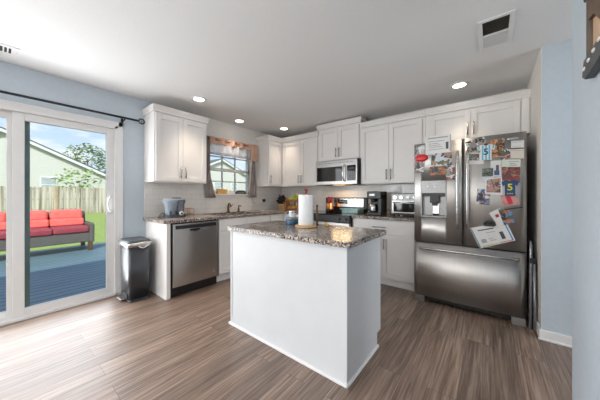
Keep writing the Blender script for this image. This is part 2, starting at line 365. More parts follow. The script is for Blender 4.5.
# ------------------------------------------------------------------ sliding patio door (structure)
dr = MB()
dr.box(XL-0.14, XL+0.012, SY0, SY0+0.055, 0, SZ1, 0.004); dr.box(XL-0.14, XL+0.012, SY1-0.055, SY1, 0, SZ1, 0.004)
dr.box(XL-0.14, XL+0.012, SY0, SY1, SZ1-0.05, SZ1, 0.004); dr.box(XL-0.14, XL+0.012, SY0, SY1, 0, 0.03, 0.004)
dr.box(XL-0.002, XL+0.014, SY0-0.03, SY0+0.02, 0, SZ1+0.035, 0.004); dr.box(XL-0.002, XL+0.014, SY1-0.02, SY1+0.03, 0, SZ1+0.035, 0.004)
dr.box(XL-0.002, XL+0.014, SY0-0.03, SY1+0.03, SZ1-0.02, SZ1+0.035, 0.004)
door = struct(dr.build('door_1', trim_m))
def sash(name, y0, y1, x0, x1, stl, top, bot, z0=0.03, z1=SZ1-0.05):
    mb = MB()
    mb.box(x0, x1, y0, y0+stl, z0, z1, 0.004); mb.box(x0, x1, y1-stl, y1, z0, z1, 0.004)
    mb.box(x0, x1, y0+stl, y1-stl, z1-top, z1, 0.003); mb.box(x0, x1, y0+stl, y1-stl, z0, z0+bot, 0.003)
    f = mb.build(name, trim_m, door)
    g = MB(); xm = (x0+x1)/2; g.box(xm-0.004, xm+0.004, y0+stl-0.002, y1-stl+0.002, z0+bot-0.002, z1-top+0.002)
    g.build('pane', pane_m, f)
    return f
fx = sash('fixed_panel', -0.875, 0.13, XL-0.10, XL-0.065, 0.075, 0.06, 0.07)
MB().box(XL-0.10, XL-0.062, 0.13, 0.205, 0.03, SZ1-0.05, 0.003).build('interlock_stile', noisy('teal_grey_shaded_stile', (0.17, 0.235, 0.23), (0.21, 0.275, 0.27), 6, 0.5), fx)  # the stile's shade and the glass tint are put into its colour
sl = sash('sliding_panel', 0.090, 0.880, XL-0.055, XL-0.012, 0.078, 0.072, 0.075)
hm = MB()
hm.tube([(XL-0.012, 0.835, 1.19), (XL+0.02, 0.83, 1.185), (XL+0.035, 0.815, 1.16), (XL+0.04, 0.80, 1.10), (XL+0.035, 0.815, 1.04), (XL+0.02, 0.83, 1.015), (XL-0.012, 0.835, 1.01)], 0.009)
hm.box(XL-0.014, XL-0.004, 0.815, 0.855, 0.99, 1.21, 0.004)
hm.build('door_handle', trim_m, sl)

# ------------------------------------------------------------------ kitchen window (structure)
wf = MB(); xo, xi = XL-0.13, XL-0.07
wf.box(xo, xi, WY0, WY0+0.045, WZ0, WZ1, 0.003); wf.box(xo, xi, WY1-0.045, WY1, WZ0, WZ1, 0.003)
wf.box(xo, xi, WY0, WY1, WZ1-0.045, WZ1, 0.003); wf.box(xo, xi, WY0, WY1, WZ0, WZ0+0.04, 0.003)
wf.box(xo+0.01, xi, WY0, WY1, 1.615, 1.665, 0.003)
win = struct(wf.build('window_1', trim_m))
mu = MB()
for k in (1, 2):
    y = WY0 + 0.045 + (WY1-WY0-0.09)*k/3
    mu.box(xo+0.02, xi-0.015, y-0.009, y+0.009, WZ0+0.03, 1.63); mu.box(xo+0.02, xi-0.015, y-0.009, y+0.009, 1.65, WZ1-0.03)
for z in (1.44, 1.86): mu.box(xo+0.02, xi-0.015, WY0+0.03, WY1-0.03, z-0.009, z+0.009)
mu.build('muntins', noisy('muntin_grey_white', (0.55, 0.56, 0.57), (0.6, 0.61, 0.62), 8), win)
MB().box(xo+0.03, xo+0.036, WY0+0.04, WY1-0.04, WZ0+0.03, WZ1-0.04).build('pane', pane_m, win)
MB().box(XL-0.07, XL+0.03, WY0-0.03, WY1+0.03, WZ0-0.022, WZ0+0.001, 0.005).build('window_sill', trim_m, win)

# ------------------------------------------------------------------ cabinets
def handle_bar(fn, u, w, z0, z1, vertical=True, r=0.0065, proj=0.030):
    mb = MB()
    if vertical:
        mb.cyl((u, w+proj, z0), (u, w+proj, z1), r, seg=12, fn=fn)
        for z in (z0+0.02, z1-0.02): mb.cyl((u, w-0.001, z), (u, w+proj, z), r*0.8, seg=10, fn=fn)
    else:
        mb.cyl((u, w+proj, z0), (z1, w+proj, z0), r, seg=12, fn=fn)
        for q in (u+0.02, z1-0.02): mb.cyl((q, w-0.001, z0), (q, w+proj, z0), r*0.8, seg=10, fn=fn)
    return mb
def shaker(fn, u0, u1, z0, z1, w0=0.0, t=0.022, rail=0.058):
    mb = MB()
    FB(mb, fn, u0, u0+rail, w0, w0+t, z0, z1, 0.0018); FB(mb, fn, u1-rail, u1, w0, w0+t, z0, z1, 0.0018)
    FB(mb, fn, u0+rail, u1-rail, w0, w0+t, z1-rail, z1, 0.0018); FB(mb, fn, u0+rail, u1-rail, w0, w0+t, z0, z0+rail, 0.0018)
    FB(mb, fn, u0+rail-0.004, u1-rail+0.004, w0, w0+t-0.015, z0+rail-0.004, z1-rail+0.004)
    return mb
def crown(mb, side, plane, u0, u1, z, ends=(False, False), depth=0.33):
    """stepped crown moulding along the front top edge, returning along open ends"""
    fn = frame(side, plane)
    
    for k, (o, za, zb) in enumerate([(0.024, 0, 0.03), (0.030, 0.024, 0.045), (0.038, 0.042, 0.062), (0.043, 0.060, 0.076)]):
        FB(mb, fn, u0-(o*0.65 if ends[0] else 0), u1+(o*0.65 if ends[1] else 0), -depth+0.002, o, z+za, z+zb, 0.003)
def upper(name, side, plane, u0, u1, z0, z1, depth, splits, handles, label, crown_ends, d_lo=0.0, group=None, filler=None):
    """plane = carcass front; doors are 20 mm proud"""
    fn = frame(side, plane)
    base = fn(((u0+u1)/2, -depth/2, z0))
    t = thing(name, base, label, 'cabinet', group)
    b = MB(); FB(b, fn, u0, u1, -depth+0.001, 0, z0, z1, 0.002)
    if filler: FB(b, fn, filler[0], filler[1], 0, 0.016, z0, z1, 0.001)
    b.build('carcass', cab_m, t)
    for i, (a, c) in enumerate(splits):
        d = shaker(fn, a+0.0018, c-0.0018, z0+0.012+d_lo, z1-0.022, 0.001).build('door', cab_m, t)
        if handles[i] is not None:
            handle_bar(fn, handles[i], 0.021, z0+0.055, z0+0.205).build('handle', nickel, d)
    cm = MB(); crown(cm, side, plane, u0, u1, z1, crown_ends, depth); cm.build('crown_moulding', cab_m, t)
    return t
ZU0, ZU1 = 1.372, 2.235
upper('wall_cabinet', 'x', -3.22, 1.19, 1.885, ZU0, ZU1, 0.31, [(1.205, 1.535), (1.535, 1.87)], [1.505, 1.565],
      'white two-door shaker wall cabinet left of the kitchen window, above the dishwasher', (True, True))
upper('wall_cabinet', 'x', -3.22, 3.10, YB, ZU0, ZU1, 0.31, [(3.112, 3.455)], [3.145],
      'white corner wall cabinet with one visible door, right of the curtained window', (True, False))
upper('wall_cabinet', 'y', 3.49, -3.218, -2.345, ZU0, ZU1, 0.31, [(-3.185, -2.735), (-2.735, -2.36)], [-2.768, -2.702],
      'white two-door wall cabinet between the room corner and the microwave', (False, False))
upper('wall_cabinet', 'y', 3.49, -2.343, -1.567, 1.775, 2.335, 0.31, [(-2.325, -1.955), (-1.955, -1.585)], [-1.985, -1.925],
      'short raised white wall cabinet directly above the microwave', (True, True))
upper('wall_cabinet', 'y', 3.49, -1.565, -0.665, ZU0, ZU1, 0.31, [(-1.55, -1.13), (-1.13, -0.70)], [-1.16, -1.10],
      'white two-door wall cabinet right of the microwave, above coffee maker and toaster oven', (False, False))
upper('wall_cabinet', 'y', 3.49, -0.663, XR, 1.86, ZU1, 0.31, [(-0.61, -0.178), (-0.178, 0.255)], [-0.208, -0.148],
      'short white two-door wall cabinet above the refrigerator', (False, False), filler=(0.262, 0.325))

def base_cab(name, side, plane, u0, u1, depth, fronts, label, hollow=False, zt=0.876):
    """fronts: list of ('drawer'|'door'|'panel', u0, u1, z0, z1, handle)"""
    fn = frame(side, plane)
    t = thing(name, fn(((u0+u1)/2, -depth/2, 0)), label, 'cabinet')
    b = MB()
    if hollow:
        FB(b, fn, u0, u1, -depth+0.001, 0, 0.10, 0.12); FB(b, fn, u0, u0+0.018, -depth+0.001, 0, 0.10, zt); FB(b, fn, u1-0.018, u1, -depth+0.001, 0, 0.10, zt)
        FB(b, fn, u0, u1, -0.018, 0, 0.10, zt); FB(b, fn, u0, u1, -depth+0.001, -depth+0.012, 0.10, zt)
    else: FB(b, fn, u0, u1, -depth+0.001, 0, 0.10, zt, 0.002)
    FB(b, fn, u0, u1, -depth+0.001, -0.05, 0, 0.10)
    b.build('carcass', cab_m, t)
    for k, a, c, z0, z1, h in fronts:
        if k == 'door':
            d = shaker(fn, a, c, z0, z1, 0.001).build('door', cab_m, t)
            if h is not None: handle_bar(fn, h, 0.021, z1-0.19, z1-0.05).build('handle', nickel, d)
        else:
            mb = MB(); FB(mb, fn, a, c, 0.001, 0.020, z0, z1, 0.003)
            d = mb.build('drawer' if k == 'drawer' else 'false_front', cab_m, t)
            if h: handle_bar(fn, h[0], 0.020, (z0+z1)/2, h[1], False).build('handle', nickel, d)
    return t
# left run
ep = MB(); ep.box(XL+0.001, -2.905, 1.205, 1.250, 0, 0.876, 0.002); ep.box(XL+0.001, -2.90, 1.198, 1.206, 0, 0.02, 0.003)
tag(ep.build('end_panel', cab_m), 'white painted end panel between the trash can and the dishwasher', 'panel')
base_cab('base_cabinet', 'x', -2.92, 1.870, 2.86, 0.61,
         [('panel', 1.885, 2.36, 0.715, 0.862, None), ('panel', 2.365, 2.845, 0.715, 0.862, None), ('door', 1.885, 2.36, 0.115, 0.705, 2.32), ('door', 2.365, 2.845, 0.115, 0.705, 2.405)],
         'white sink base cabinet right of the dishwasher under the window', hollow=True)
base_cab('base_cabinet', 'x', -2.92, 2.862, YB-0.001, 0.61, [('panel', 2.872, 3.16, 0.115, 0.862, None)],
         'white corner base cabinet where the two counters meet')
base_cab('base_cabinet', 'y', 3.20, -2.918, -2.345, 0.599,
         [('drawer', -2.86, -2.36, 0.715, 0.862, (-2.70, -2.52)), ('door', -2.86, -2.36, 0.115, 0.705, -2.40)],
         'white base cabinet left of the range, mostly behind the island')
base_cab('base_cabinet', 'y', 3.20, -1.562, -0.705, 0.599,
         [('drawer', -1.545, -0.72, 0.695, 0.862, (-1.25, -1.065)), ('door', -1.545, -1.137, 0.125, 0.680, -1.17), ('door', -1.133, -0.72, 0.125, 0.680, -1.10)],
         'white base cabinet with drawer between the range and the refrigerator')

# worktops
ct = MB()
ZC0, ZC1 = 0.877, 0.915
SKY0, SKY1 = 1.98, 2.72                                 # sink cut-out
ct.box(XL+0.001, -2.885, 1.17, SKY0, ZC0, ZC1, 0.006); ct.box(XL+0.001, -2.885, SKY1, YB-0.001, ZC0, ZC1, 0.006)
ct.box(XL+0.001, -3.40, SKY0-0.003, SKY1+0.003, ZC0, ZC1); ct.box(-2.99, -2.885, SKY0-0.01, SKY1+0.01, ZC0, ZC1, 0.006)
ct.box(-2.89, -2.345, 3.165, YB-0.001, ZC0, ZC1, 0.006)
tag(ct.build('countertop', granite_m), 'L-shaped brown speckled granite countertop with the sink under the window', 'countertop')
ct = MB(); ct.box(-1.565, -0.70, 3.165, YB-0.001, ZC0, ZC1, 0.006)
tag(ct.build('countertop', granite_m), 'short granite countertop under the coffee maker and toaster oven', 'countertop')
bs = MB(); bs.box(XL+0.0005, XL+0.009, 1.19, YB-0.001, ZC1, WZ0-0.024); bs.box(XL+0.0005, XL+0.009, 1.19, WY0-0.035, WZ0-0.024, ZU0); bs.box(XL+0.0005, XL+0.009, WY1+0.035, YB-0.001, WZ0-0.024, ZU0)
struct(bs.build('trim_1', tile_y, origin=(0, 0, 0)))
bs = MB(); bs.box(XL+0.010, -0.66, YB-0.009, YB-0.0005, ZC1, ZU0); bs.box(-2.343, -1.567, YB-0.009, YB-0.0005, ZU0, 1.45)
struct(bs.build('trim_2', tile_x, origin=(0, 0, 0)))

# sink, faucet, soap dispenser
sk = MB()
sk.box(-3.40, -2.99, SKY0, SKY1, 0.70, 0.71); sk.box(-3.405, -3.395, SKY0, SKY1, 0.70, 0.878); sk.box(-2.995, -2.985, SKY0, SKY1, 0.70, 0.878)
sk.box(-3.40, -2.99, SKY0-0.005, SKY0+0.005, 0.70, 0.878); sk.box(-3.40, -2.99, SKY1-0.005, SKY1+0.005, 0.70, 0.878)
SINK = thing('sink', (-3.2, 2.35, 0.70), 'steel undermount sink basin set in the granite under the window', 'sink')
sk.build('basin', steel_h, SINK)
rm = MB(); 
for a in [(-3.412, -3.398, SKY0-0.014, SKY1+0.014), (-2.992, -2.978, SKY0-0.014, SKY1+0.014)]: rm.box(a[0], a[1], a[2], a[3], 0.914, 0.919, 0.001)
for a in [(-3.412, -2.978, SKY0-0.014, SKY0), (-3.412, -2.978, SKY1, SKY1+0.014)]: rm.box(a[0], a[1], a[2], a[3], 0.914, 0.919, 0.001)
rm.build('rim', bronze, SINK)
fa = thing('faucet', (-3.455, 2.42, ZC1), 'tall bronze kitchen faucet behind the sink', 'faucet')
m = MB(); m.cyl((-3.455, 2.42, ZC1), (-3.455, 2.42, ZC1+0.03), 0.028, 0.022); m.cyl((-3.455, 2.42, ZC1+0.03), (-3.455, 2.42, ZC1+0.12), 0.017); m.build('body', bronze, fa)
m = MB(); m.tube([(-3.455, 2.42, ZC1+0.10), (-3.453, 2.42, ZC1+0.135), (-3.435, 2.415, ZC1+0.155), (-3.39, 2.40, ZC1+0.155), (-3.35, 2.385, ZC1+0.135), (-3.335, 2.38, ZC1+0.11)], 0.012); m.build('spout', bronze, fa)
m = MB(); m.tube([(-3.455, 2.435, ZC1+0.085), (-3.45, 2.47, ZC1+0.10), (-3.44, 2.50, ZC1+0.13)], 0.007); m.build('handle', bronze, fa)
so = thing('soap_dispenser', (-3.455, 2.63, ZC1), 'small bronze soap dispenser right of the faucet', 'soap dispenser')
m = MB(); m.cyl((-3.455, 2.63, ZC1), (-3.455, 2.63, ZC1+0.07), 0.02, 0.014); m.build('body', bronze, so)
m = MB(); m.tube([(-3.455, 2.63, ZC1+0.068), (-3.455, 2.63, ZC1+0.10), (-3.43, 2.63, ZC1+0.11), (-3.39, 2.63, ZC1+0.10)], 0.008); m.build('pump', bronze, so)

# ------------------------------------------------------------------ dishwasher
dw = thing('dishwasher', (-3.2, 1.56, 0), 'stainless steel dishwasher built in under the left counter', 'dishwasher')
m = MB(); m.box(XL+0.05, -2.94, 1.256, 1.866, 0.0, 0.872); m.box(-2.955, -2.935, 1.256, 1.866, 0.0, 0.872); m.build('tub', black_m, dw)
m = MB(); m.box(-2.94, -2.893, 1.272, 1.860, 0.115, 0.862, 0.006); d = m.build('door', steel_lt, dw)
m = MB(); m.box(-2.895, -2.8915, 1.300, 1.835, 0.798, 0.842, 0.002); m.build('control_strip', black_m, d)
m = MB()
m.box(-2.895, -2.888, 1.475, 1.60, 0.765, 0.792, 0.004); m.box(-2.895, -2.886, 1.52, 1.57, 0.755, 0.765, 0.002); m.build('pocket_handle', black_m, d)
m = MB(); m.lathe([(0.0, 0), (0.022, 0), (0.022, 0.004), (0.017, 0.004), (0.017, 0.001), (0.0, 0.001)], (-2.8935, 1.80, 0.20), 24, axis='x'); m.build('round_badge', nickel, d)
m = MB(); m.box(-2.894, -2.8915, 1.65, 1.73, 0.762, 0.782, 0.001); m.build('label_plate', nickel, d)
m = MB(); m.box(-2.99, -2.97, 1.272, 1.86, 0.0, 0.105); m.build('kick_plate', black_m, dw)

# ------------------------------------------------------------------ island
isl = thing('kitchen_island', (-1.3, 1.67, 0), 'white panelled kitchen island in the middle of the floor', 'island')
IX0, IX1, IY0, IY1 = -1.905, -0.705, 1.365, 1.955
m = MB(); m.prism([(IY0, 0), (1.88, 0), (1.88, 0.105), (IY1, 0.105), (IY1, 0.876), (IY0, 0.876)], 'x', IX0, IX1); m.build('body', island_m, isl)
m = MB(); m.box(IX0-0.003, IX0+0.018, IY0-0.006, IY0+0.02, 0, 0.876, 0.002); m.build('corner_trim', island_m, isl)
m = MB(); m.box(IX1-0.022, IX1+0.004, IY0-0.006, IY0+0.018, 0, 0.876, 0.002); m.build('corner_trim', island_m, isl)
m = MB(); m.box(IX0-0.018, IX1+0.018, IY0-0.022, IY0, 0, 0.02, 0.006); m.box(IX1, IX1+0.018, IY0-0.022, 1.88, 0, 0.02, 0.006); m.box(IX0-0.018, IX0, IY0-0.022, 1.88, 0, 0.02, 0.006); m.build('shoe_moulding', trim_m, isl)
fi = lambda p: (p[0], IY1 + p[1], p[2])
for k in range(2):
    a = IX0 + 0.01 + k*0.595
    shaker(fi, a, a+0.585, 0.115, 0.70, 0.001).build('door', cab_m, isl)
    mb = MB(); mb.box(a, a+0.585, 0.001, 0.02, 0.71, 0.865, 0.003, fn=fi); mb.build('drawer', cab_m, isl)
m = MB()
def rrect(x0, x1, y0, y1, r, n=6):
    p = []
    for cx, cy, a0 in ((x1-r, y1-r, 0), (x0+r, y1-r, 90), (x0+r, y0+r, 180), (x1-r, y0+r, 270)):
        for k in range(n+1):
            a = math.radians(a0 + 90*k/n); p.append((cx + r*math.cos(a), cy + r*math.sin(a)))
    return p
m.prism(rrect(-1.925, -0.665, 1.315, 2.005, 0.035), 'z', 0.878, 0.915, bev=0.005)
tag(m.build('countertop', granite_m), 'speckled granite worktop with rounded corners on the white island', 'countertop')

# ------------------------------------------------------------------ refrigerator
fr = thing('refrigerator', (-0.21, 3.38, 0), 'stainless French-door refrigerator covered in photos and magnets', 'refrigerator')
FX0, FX1, FY = -0.685, 0.262, 2.98
m = MB(); m.box(FX0+0.006, FX1-0.006, 3.055, 3.74, 0.035, 1.765, 0.006); m.build('cabinet', grey_side, fr)
XS = -0.222
def curved_front(mb, x0, x1, z0, z1, e0, e1, sag):
    """door slab whose front bows gently between the door edges e0 and e1, with eased vertical edges"""
    n = 20; bm = bmesh.new(); poly = [(x0, 3.05)]
    for k in range(n+1):
        x = x0 + (x1-x0)*k/n; u = (x-e0)/(e1-e0); y = FY + sag*(2*u-1)**2
        if k in (0, n) and abs(x-(e0 if k == 0 else e1)) < 1e-6: y += 0.006
        poly.append((x, y))
    poly.append((x1, 3.05))
    A = [bm.verts.new((x, y, z0)) for x, y in poly]; B = [bm.verts.new((x, y, z1)) for x, y in poly]; q = len(poly)
    bm.faces.new(A); bm.faces.new(B[::-1])
    for i in range(q):
        f = bm.faces.new((A[i], B[i], B[(i+1) % q], A[(i+1) % q])); f.smooth = 1 <= i <= n
    bmesh.ops.recalc_face_normals(bm, faces=bm.faces[:])
    for e in bm.edges:
        if len(e.link_faces) == 2 and e.calc_face_angle() > 0.5: e.smooth = False
    return mb.take(bm)
DX0, DX1, DZ0, DZ1 = -0.612, -0.366, 0.965, 1.365      # dispenser
m = MB()
for x0, x1, z0, z1 in ((FX0, DX0, 0.685, 1.785), (DX1, XS-0.003, 0.685, 1.785), (DX0, DX1, DZ1, 1.785), (DX0, DX1, 0.685, DZ0)):
    curved_front(m, x0, x1, z0, z1, FX0, XS-0.003, 0.006)
ld = m.build('left_door', steel, fr)
m = MB(); curved_front(m, XS+0.003, FX1, 0.685, 1.785, XS+0.003, FX1, 0.006); rd = m.build('right_door', steel, fr)
m = MB(); curved_front(m, FX0, FX1, 0.075, 0.672, FX0, FX1, 0.009); fd = m.build('freezer_drawer', steel, fr)
disp_m = noisy('satin_dispenser_grey', (0.30, 0.30, 0.295), (0.34, 0.34, 0.335), 40, 0.38, 0.7)
m = MB()
m.box(DX0, DX1, 3.035, 3.045, DZ0, DZ1); m.box(DX0-0.004, DX0+0.008, FY-0.004, 3.045, DZ0, DZ1, 0.002); m.box(DX1-0.008, DX1+0.004, FY-0.004, 3.045, DZ0, DZ1, 0.002)
m.box(DX0-0.004, DX1+0.004, FY-0.004, 3.045, DZ0-0.004, DZ0+0.012, 0.002)
dp = m.build('water_dispenser', disp_m, ld)
m = MB(); m.box(DX0, DX1, FY-0.006, 3.03, 1.225, DZ1, 0.004); m.build('control_panel', disp_m, dp)
m = MB(); m.box(DX0+0.01, DX1-0.01, FY+0.001, 3.03, 1.19, 1.226); m.box(-0.525, -0.435, FY+0.006, 3.02, 1.12, 1.20, 0.006); m.box(-0.505, -0.455, FY+0.012, 3.02, 1.09, 1.125, 0.004); m.build('spout_housing', black_m, dp)
m = MB(); m.prism([(3.034, 1.12), (3.026, 1.12), (3.012, 1.0), (3.034, 0.98)], 'x', -0.50, -0.44, 0); m.build('paddle', steel_lt, dp)
for x in (-0.545, -0.478):
    m = MB(); m.cyl((x, FY-0.0055, 1.298), (x, FY-0.0085, 1.298), 0.008, seg=14); m.build('button', chrome, dp)
m = MB(); m.box(DX0+0.012, DX1-0.012, FY+0.004, 3.034, DZ0+0.012, DZ0+0.018); m.build('drip_tray', black_m, dp)
def dh(x, par):
    m = MB()
    pts = [(x, FY+0.002, 1.66), (x, FY-0.028, 1.645), (x, FY-0.045, 1.60), (x, FY-0.052, 1.45), (x, FY-0.054, 1.26), (x, FY-0.052, 1.07), (x, FY-0.045, 0.92), (x, FY-0.028, 0.875), (x, FY+0.002, 0.86)]
    m.tube(pts, [0.012, 0.013, 0.014, 0.015, 0.015, 0.015, 0.014, 0.013, 0.012], 14); m.build('handle', steel_lt, par)
dh(XS-0.043, ld); dh(XS+0.043, rd)
m = MB(); m.tube([(-0.625, FY+0.002, 0.612), (-0.62, FY-0.03, 0.613), (-0.58, FY-0.045, 0.614), (-0.42, FY-0.054, 0.618), (-0.21, FY-0.056, 0.620), (0.0, FY-0.054, 0.618), (0.16, FY-0.045, 0.614), (0.20, FY-0.03, 0.613), (0.205, FY+0.002, 0.612)], 0.0145, 14); m.build('handle', steel_lt, fd)
m = MB(); m.box(FX0+0.03, FX1-0.03, 3.03, 3.08, 0.02, 0.07); m.build('grille', black_m, fr)
for x in (FX0+0.005, FX1-0.105):
    m = MB(); m.box(x, x+0.10, 2.985, 3.10, 0.0, 0.068, 0.004); m.build('foot', disp_m, fr)
for x in (FX0+0.02, FX1-0.12):
    m = MB(); m.box(x, x+0.10, 3.06, 3.16, 1.760, 1.785, 0.004); m.build('hinge_cover', grey_side, fr)
m = MB(); m.box(0.128, 0.206, FY-0.003, FY, 1.719, 1.735, 0.001); bdg = m.build('badge', chrome, rd)
m = MB(); m.box(0.133, 0.201, FY-0.0036, FY-0.003, 1.7225, 1.7315); m.build('badge_inlay', disp_m, bdg)

# papers and magnets on the doors -------------------------------------------------
paper_m = noisy('white_paper', (0.78, 0.77, 0.75), (0.82, 0.81, 0.79), 15, 0.7)
cream_m = noisy('cream_paper', (0.74, 0.66, 0.58), (0.78, 0.70, 0.62), 15, 0.7)
mint_m = noisy('mint_paper', (0.70, 0.75, 0.66), (0.75, 0.80, 0.71), 15, 0.7)
ink_m = mat('printed_ink', (0.10, 0.10, 0.11), 0.8)
greyink_m = mat('grey_ink', (0.38, 0.38, 0.40), 0.8)
def photo_mat(name, cols, scale):
    m = mat(name, cols[0], 0.35); t, b = nt(m); scale *= 1.6
    c = N(t, 'ShaderNodeTexCoord'); n = N(t, 'ShaderNodeTexNoise', Scale=scale*0.7, Detail=2.0); t.links.new(c.outputs['Object'], n.inputs['Vector'])
    a = N(t, 'ShaderNodeMixRGB'); a.inputs[0].default_value = 0.10; t.links.new(c.outputs['Object'], a.inputs[1]); t.links.new(n.outputs['Color'], a.inputs[2])
    v = N(t, 'ShaderNodeTexVoronoi', Scale=scale); t.links.new(a.outputs[0], v.inputs['Vector'])
    s = N(t, 'ShaderNodeSeparateXYZ'); t.links.new(v.outputs['Color'], s.inputs[0])
    r = N(t, 'ShaderNodeValToRGB'); r.color_ramp.interpolation = 'CONSTANT'; k = len(cols)
    r.color_ramp.elements[0].color = (*cols[0], 1); r.color_ramp.elements[1].position = 1/k; r.color_ramp.elements[1].color = (*cols[1], 1)
    for i in range(2, k):
        e = r.color_ramp.elements.new(i/k); e.color = (*cols[i], 1)
    t.links.new(s.outputs[0], r.inputs[0]); t.links.new(r.outputs[0], b.inputs['Base Color']); return m
def lerp_quad(q, u, v):
    (a, b, c, d) = q                       # tl, tr, br, bl
    t = ((a[0]+(b[0]-a[0])*u), (a[1]+(b[1]-a[1])*u)); l = ((d[0]+(c[0]-d[0])*u), (d[1]+(c[1]-d[1])*u))
    return (t[0]+(l[0]-t[0])*v, t[1]+(l[1]-t[1])*v)
def sub(q, u0, u1, v0, v1): return [lerp_quad(q, u0, v0), lerp_quad(q, u1, v0), lerp_quad(q, u1, v1), lerp_quad(q, u0, v1)]
def sheet(name, q, m, layer, label, cat, group='photos and papers on the refrigerator', marks=()):
    y1 = FY - 0.0006 - layer*0.0022; y0 = y1 - 0.0012
    o = MB().prism(q, 'y', y0, y1).build(name, m); tag(o, label, cat, group)
    for pname, (u0, u1, v0, v1), pm in marks:
        p = MB().prism(sub(q, u0, u1, v0, v1), 'y', y0-0.0006, y0).build(pname, pm, o)
    return o
def lines(rows, u0=0.1, u1=0.9, th=0.035, m=None): return [('printed_line', (u0+0.03*(i % 2), u1-0.07*((i*3) % 4), v, v+th), m or greyink_m) for i, v in enumerate(rows)]
skin, dk, br_, rd_, bl, gn, wt, og, gy = (0.40, 0.23, 0.15), (0.02, 0.02, 0.024), (0.12, 0.06, 0.035), (0.30, 0.025, 0.03), (0.04, 0.10, 0.26), (0.09, 0.13, 0.06), (0.68, 0.68, 0.68), (0.48, 0.16, 0.035), (0.25, 0.26, 0.26)
sheet('certificate', [(-0.571, 1.858), (-0.320, 1.855), (-0.323, 1.660), (-0.566, 1.653)], paper_m, 0, 'white printed certificate rising above the top of the left fridge door', 'paper',
      marks=[('heading', (0.12, 0.88, 0.10, 0.17), greyink_m)] + lines([0.30, 0.42, 0.52, 0.62, 0.74], 0.12, 0.74) + [('figure', (0.80, 0.90, 0.42, 0.80), ink_m), ('border_strip', (0.95, 0.985, 0.03, 0.97), greyink_m)])
sheet('photo', [(-0.664, 1.755), (-0.571, 1.766), (-0.581, 1.599), (-0.685, 1.608)], photo_mat('portrait_print', [gy, wt, dk, wt, (0.5, 0.45, 0.42)], 22), 1, 'greyish portrait photo above the red oval magnet on the left fridge door', 'photo')
sheet('photo', [(-0.679, 1.606), (-0.571, 1.596), (-0.581, 1.464), (-0.679, 1.470)], photo_mat('small_group_print', [dk, wt, (0.4, 0.1, 0.16), gy, skin], 28), 1, 'small dark and pink photo under the red oval magnet', 'photo')
sheet('photo', [(-0.506, 1.658), (-0.317, 1.659), (-0.317, 1.511), (-0.511, 1.515)], photo_mat('blanket_print', [wt, br_, (0.6, 0.62, 0.68), dk, gn, skin], 17), 2, 'photo with white and brown patches in the middle of the left fridge door', 'photo')
sheet('photo', [(-0.521, 1.516), (-0.359, 1.520), (-0.364, 1.419), (-0.526, 1.422)], photo_mat('dark_group_print', [dk, br_, rd_, dk, og, skin], 26), 3, 'dark wide photo of red and orange figures above the water dispenser', 'photo')
sheet('photo', [(-0.368, 1.520), (-0.287, 1.519), (-0.287, 1.362), (-0.368, 1.360)], photo_mat('tall_strip_print', [gy, wt, dk, skin, rd_, gn], 24), 4, 'tall narrow photo beside the left fridge door handle', 'photo')
mg = MB(); mg.lathe([(0.0, 0), (0.064, 0), (0.066, 0.004), (0.06, 0.010), (0.035, 0.013), (0, 0.0135)], (0, 0, 0), 32, axis='y-')
mg.v = [(-0.607 + x, FY - 0.0055 + y, 1.624 + z*0.62) for x, y, z in mg.v]
tag(mg.build('magnet', noisy('glossy_red', (0.62, 0.012, 0.02), (0.68, 0.02, 0.03), 8, 0.2)), 'glossy red oval magnet on the left fridge door', 'magnet')
# right door
sheet('photo', [(-0.205, 1.742), (-0.046, 1.785), (-0.015, 1.690), (-0.160, 1.635)], photo_mat('tilted_print', [gy, (0.2, 0.2, 0.2), og, wt, dk, (0.4, 0.28, 0.2)], 22), 0, 'tilted grey and orange photo at the top of the right fridge door', 'photo')
sheet('photo', [(-0.002, 1.735), (0.108, 1.745), (0.111, 1.568), (0.004, 1.569)], photo_mat('tan_group_print', [(0.5, 0.28, 0.13), br_, (0.62, 0.4, 0.22), dk, og], 24), 0, 'tan and brown group photo right of the striped jersey magnet', 'photo')
sheet('photo', [(0.080, 1.643), (0.149, 1.635), (0.147, 1.541), (0.082, 1.538)], photo_mat('small_mixed_print', [gn, (0.6, 0.3, 0.3), wt, dk, br_], 30), 1, 'small mixed-colour photo left of the cream note, upper right fridge door', 'photo')
sheet('note', [(0.154, 1.710), (0.243, 1.703), (0.243, 1.638), (0.154, 1.645)], paper_m, 0, 'small white note under the badge on the right fridge door', 'paper', marks=lines([0.2, 0.78], 0.06, 0.94, 0.06))
sheet('note', [(0.150, 1.632), (0.243, 1.625), (0.243, 1.537), (0.150, 1.545)], cream_m, 1, 'cream note directly below the small white note, right fridge door', 'paper', marks=lines([0.12], 0.05, 0.98, 0.05))
sheet('photo', [(-0.172, 1.635), (-0.050, 1.620), (-0.050, 1.510), (-0.165, 1.517)], paper_m, 1, 'white-edged photo card under the tilted grey photo', 'photo',
      marks=[('print', (0.04, 0.72, 0.08, 0.68), photo_mat('card_print', [gy, dk, br_, wt, gn], 34))])
sheet('photo', [(0.004, 1.537), (0.082, 1.535), (0.082, 1.381), (0.004, 1.385)], paper_m, 0, 'white card with a small dark standing figure in the middle of the right fridge door', 'photo',
      marks=[('figure', (0.52, 0.80, 0.28, 0.62), ink_m), ('figure', (0.35, 0.85, 0.62, 0.92), mat('navy_print', (0.05, 0.09, 0.25), 0.5))])
sheet('photo', [(-0.062, 1.467), (0.024, 1.466), (0.024, 1.388), (-0.062, 1.388)], photo_mat('green_print', [gn, dk, bl, (0.10, 0.15, 0.08), gy], 32), 2, 'small dark green and blue photo left of the white figure card', 'photo')
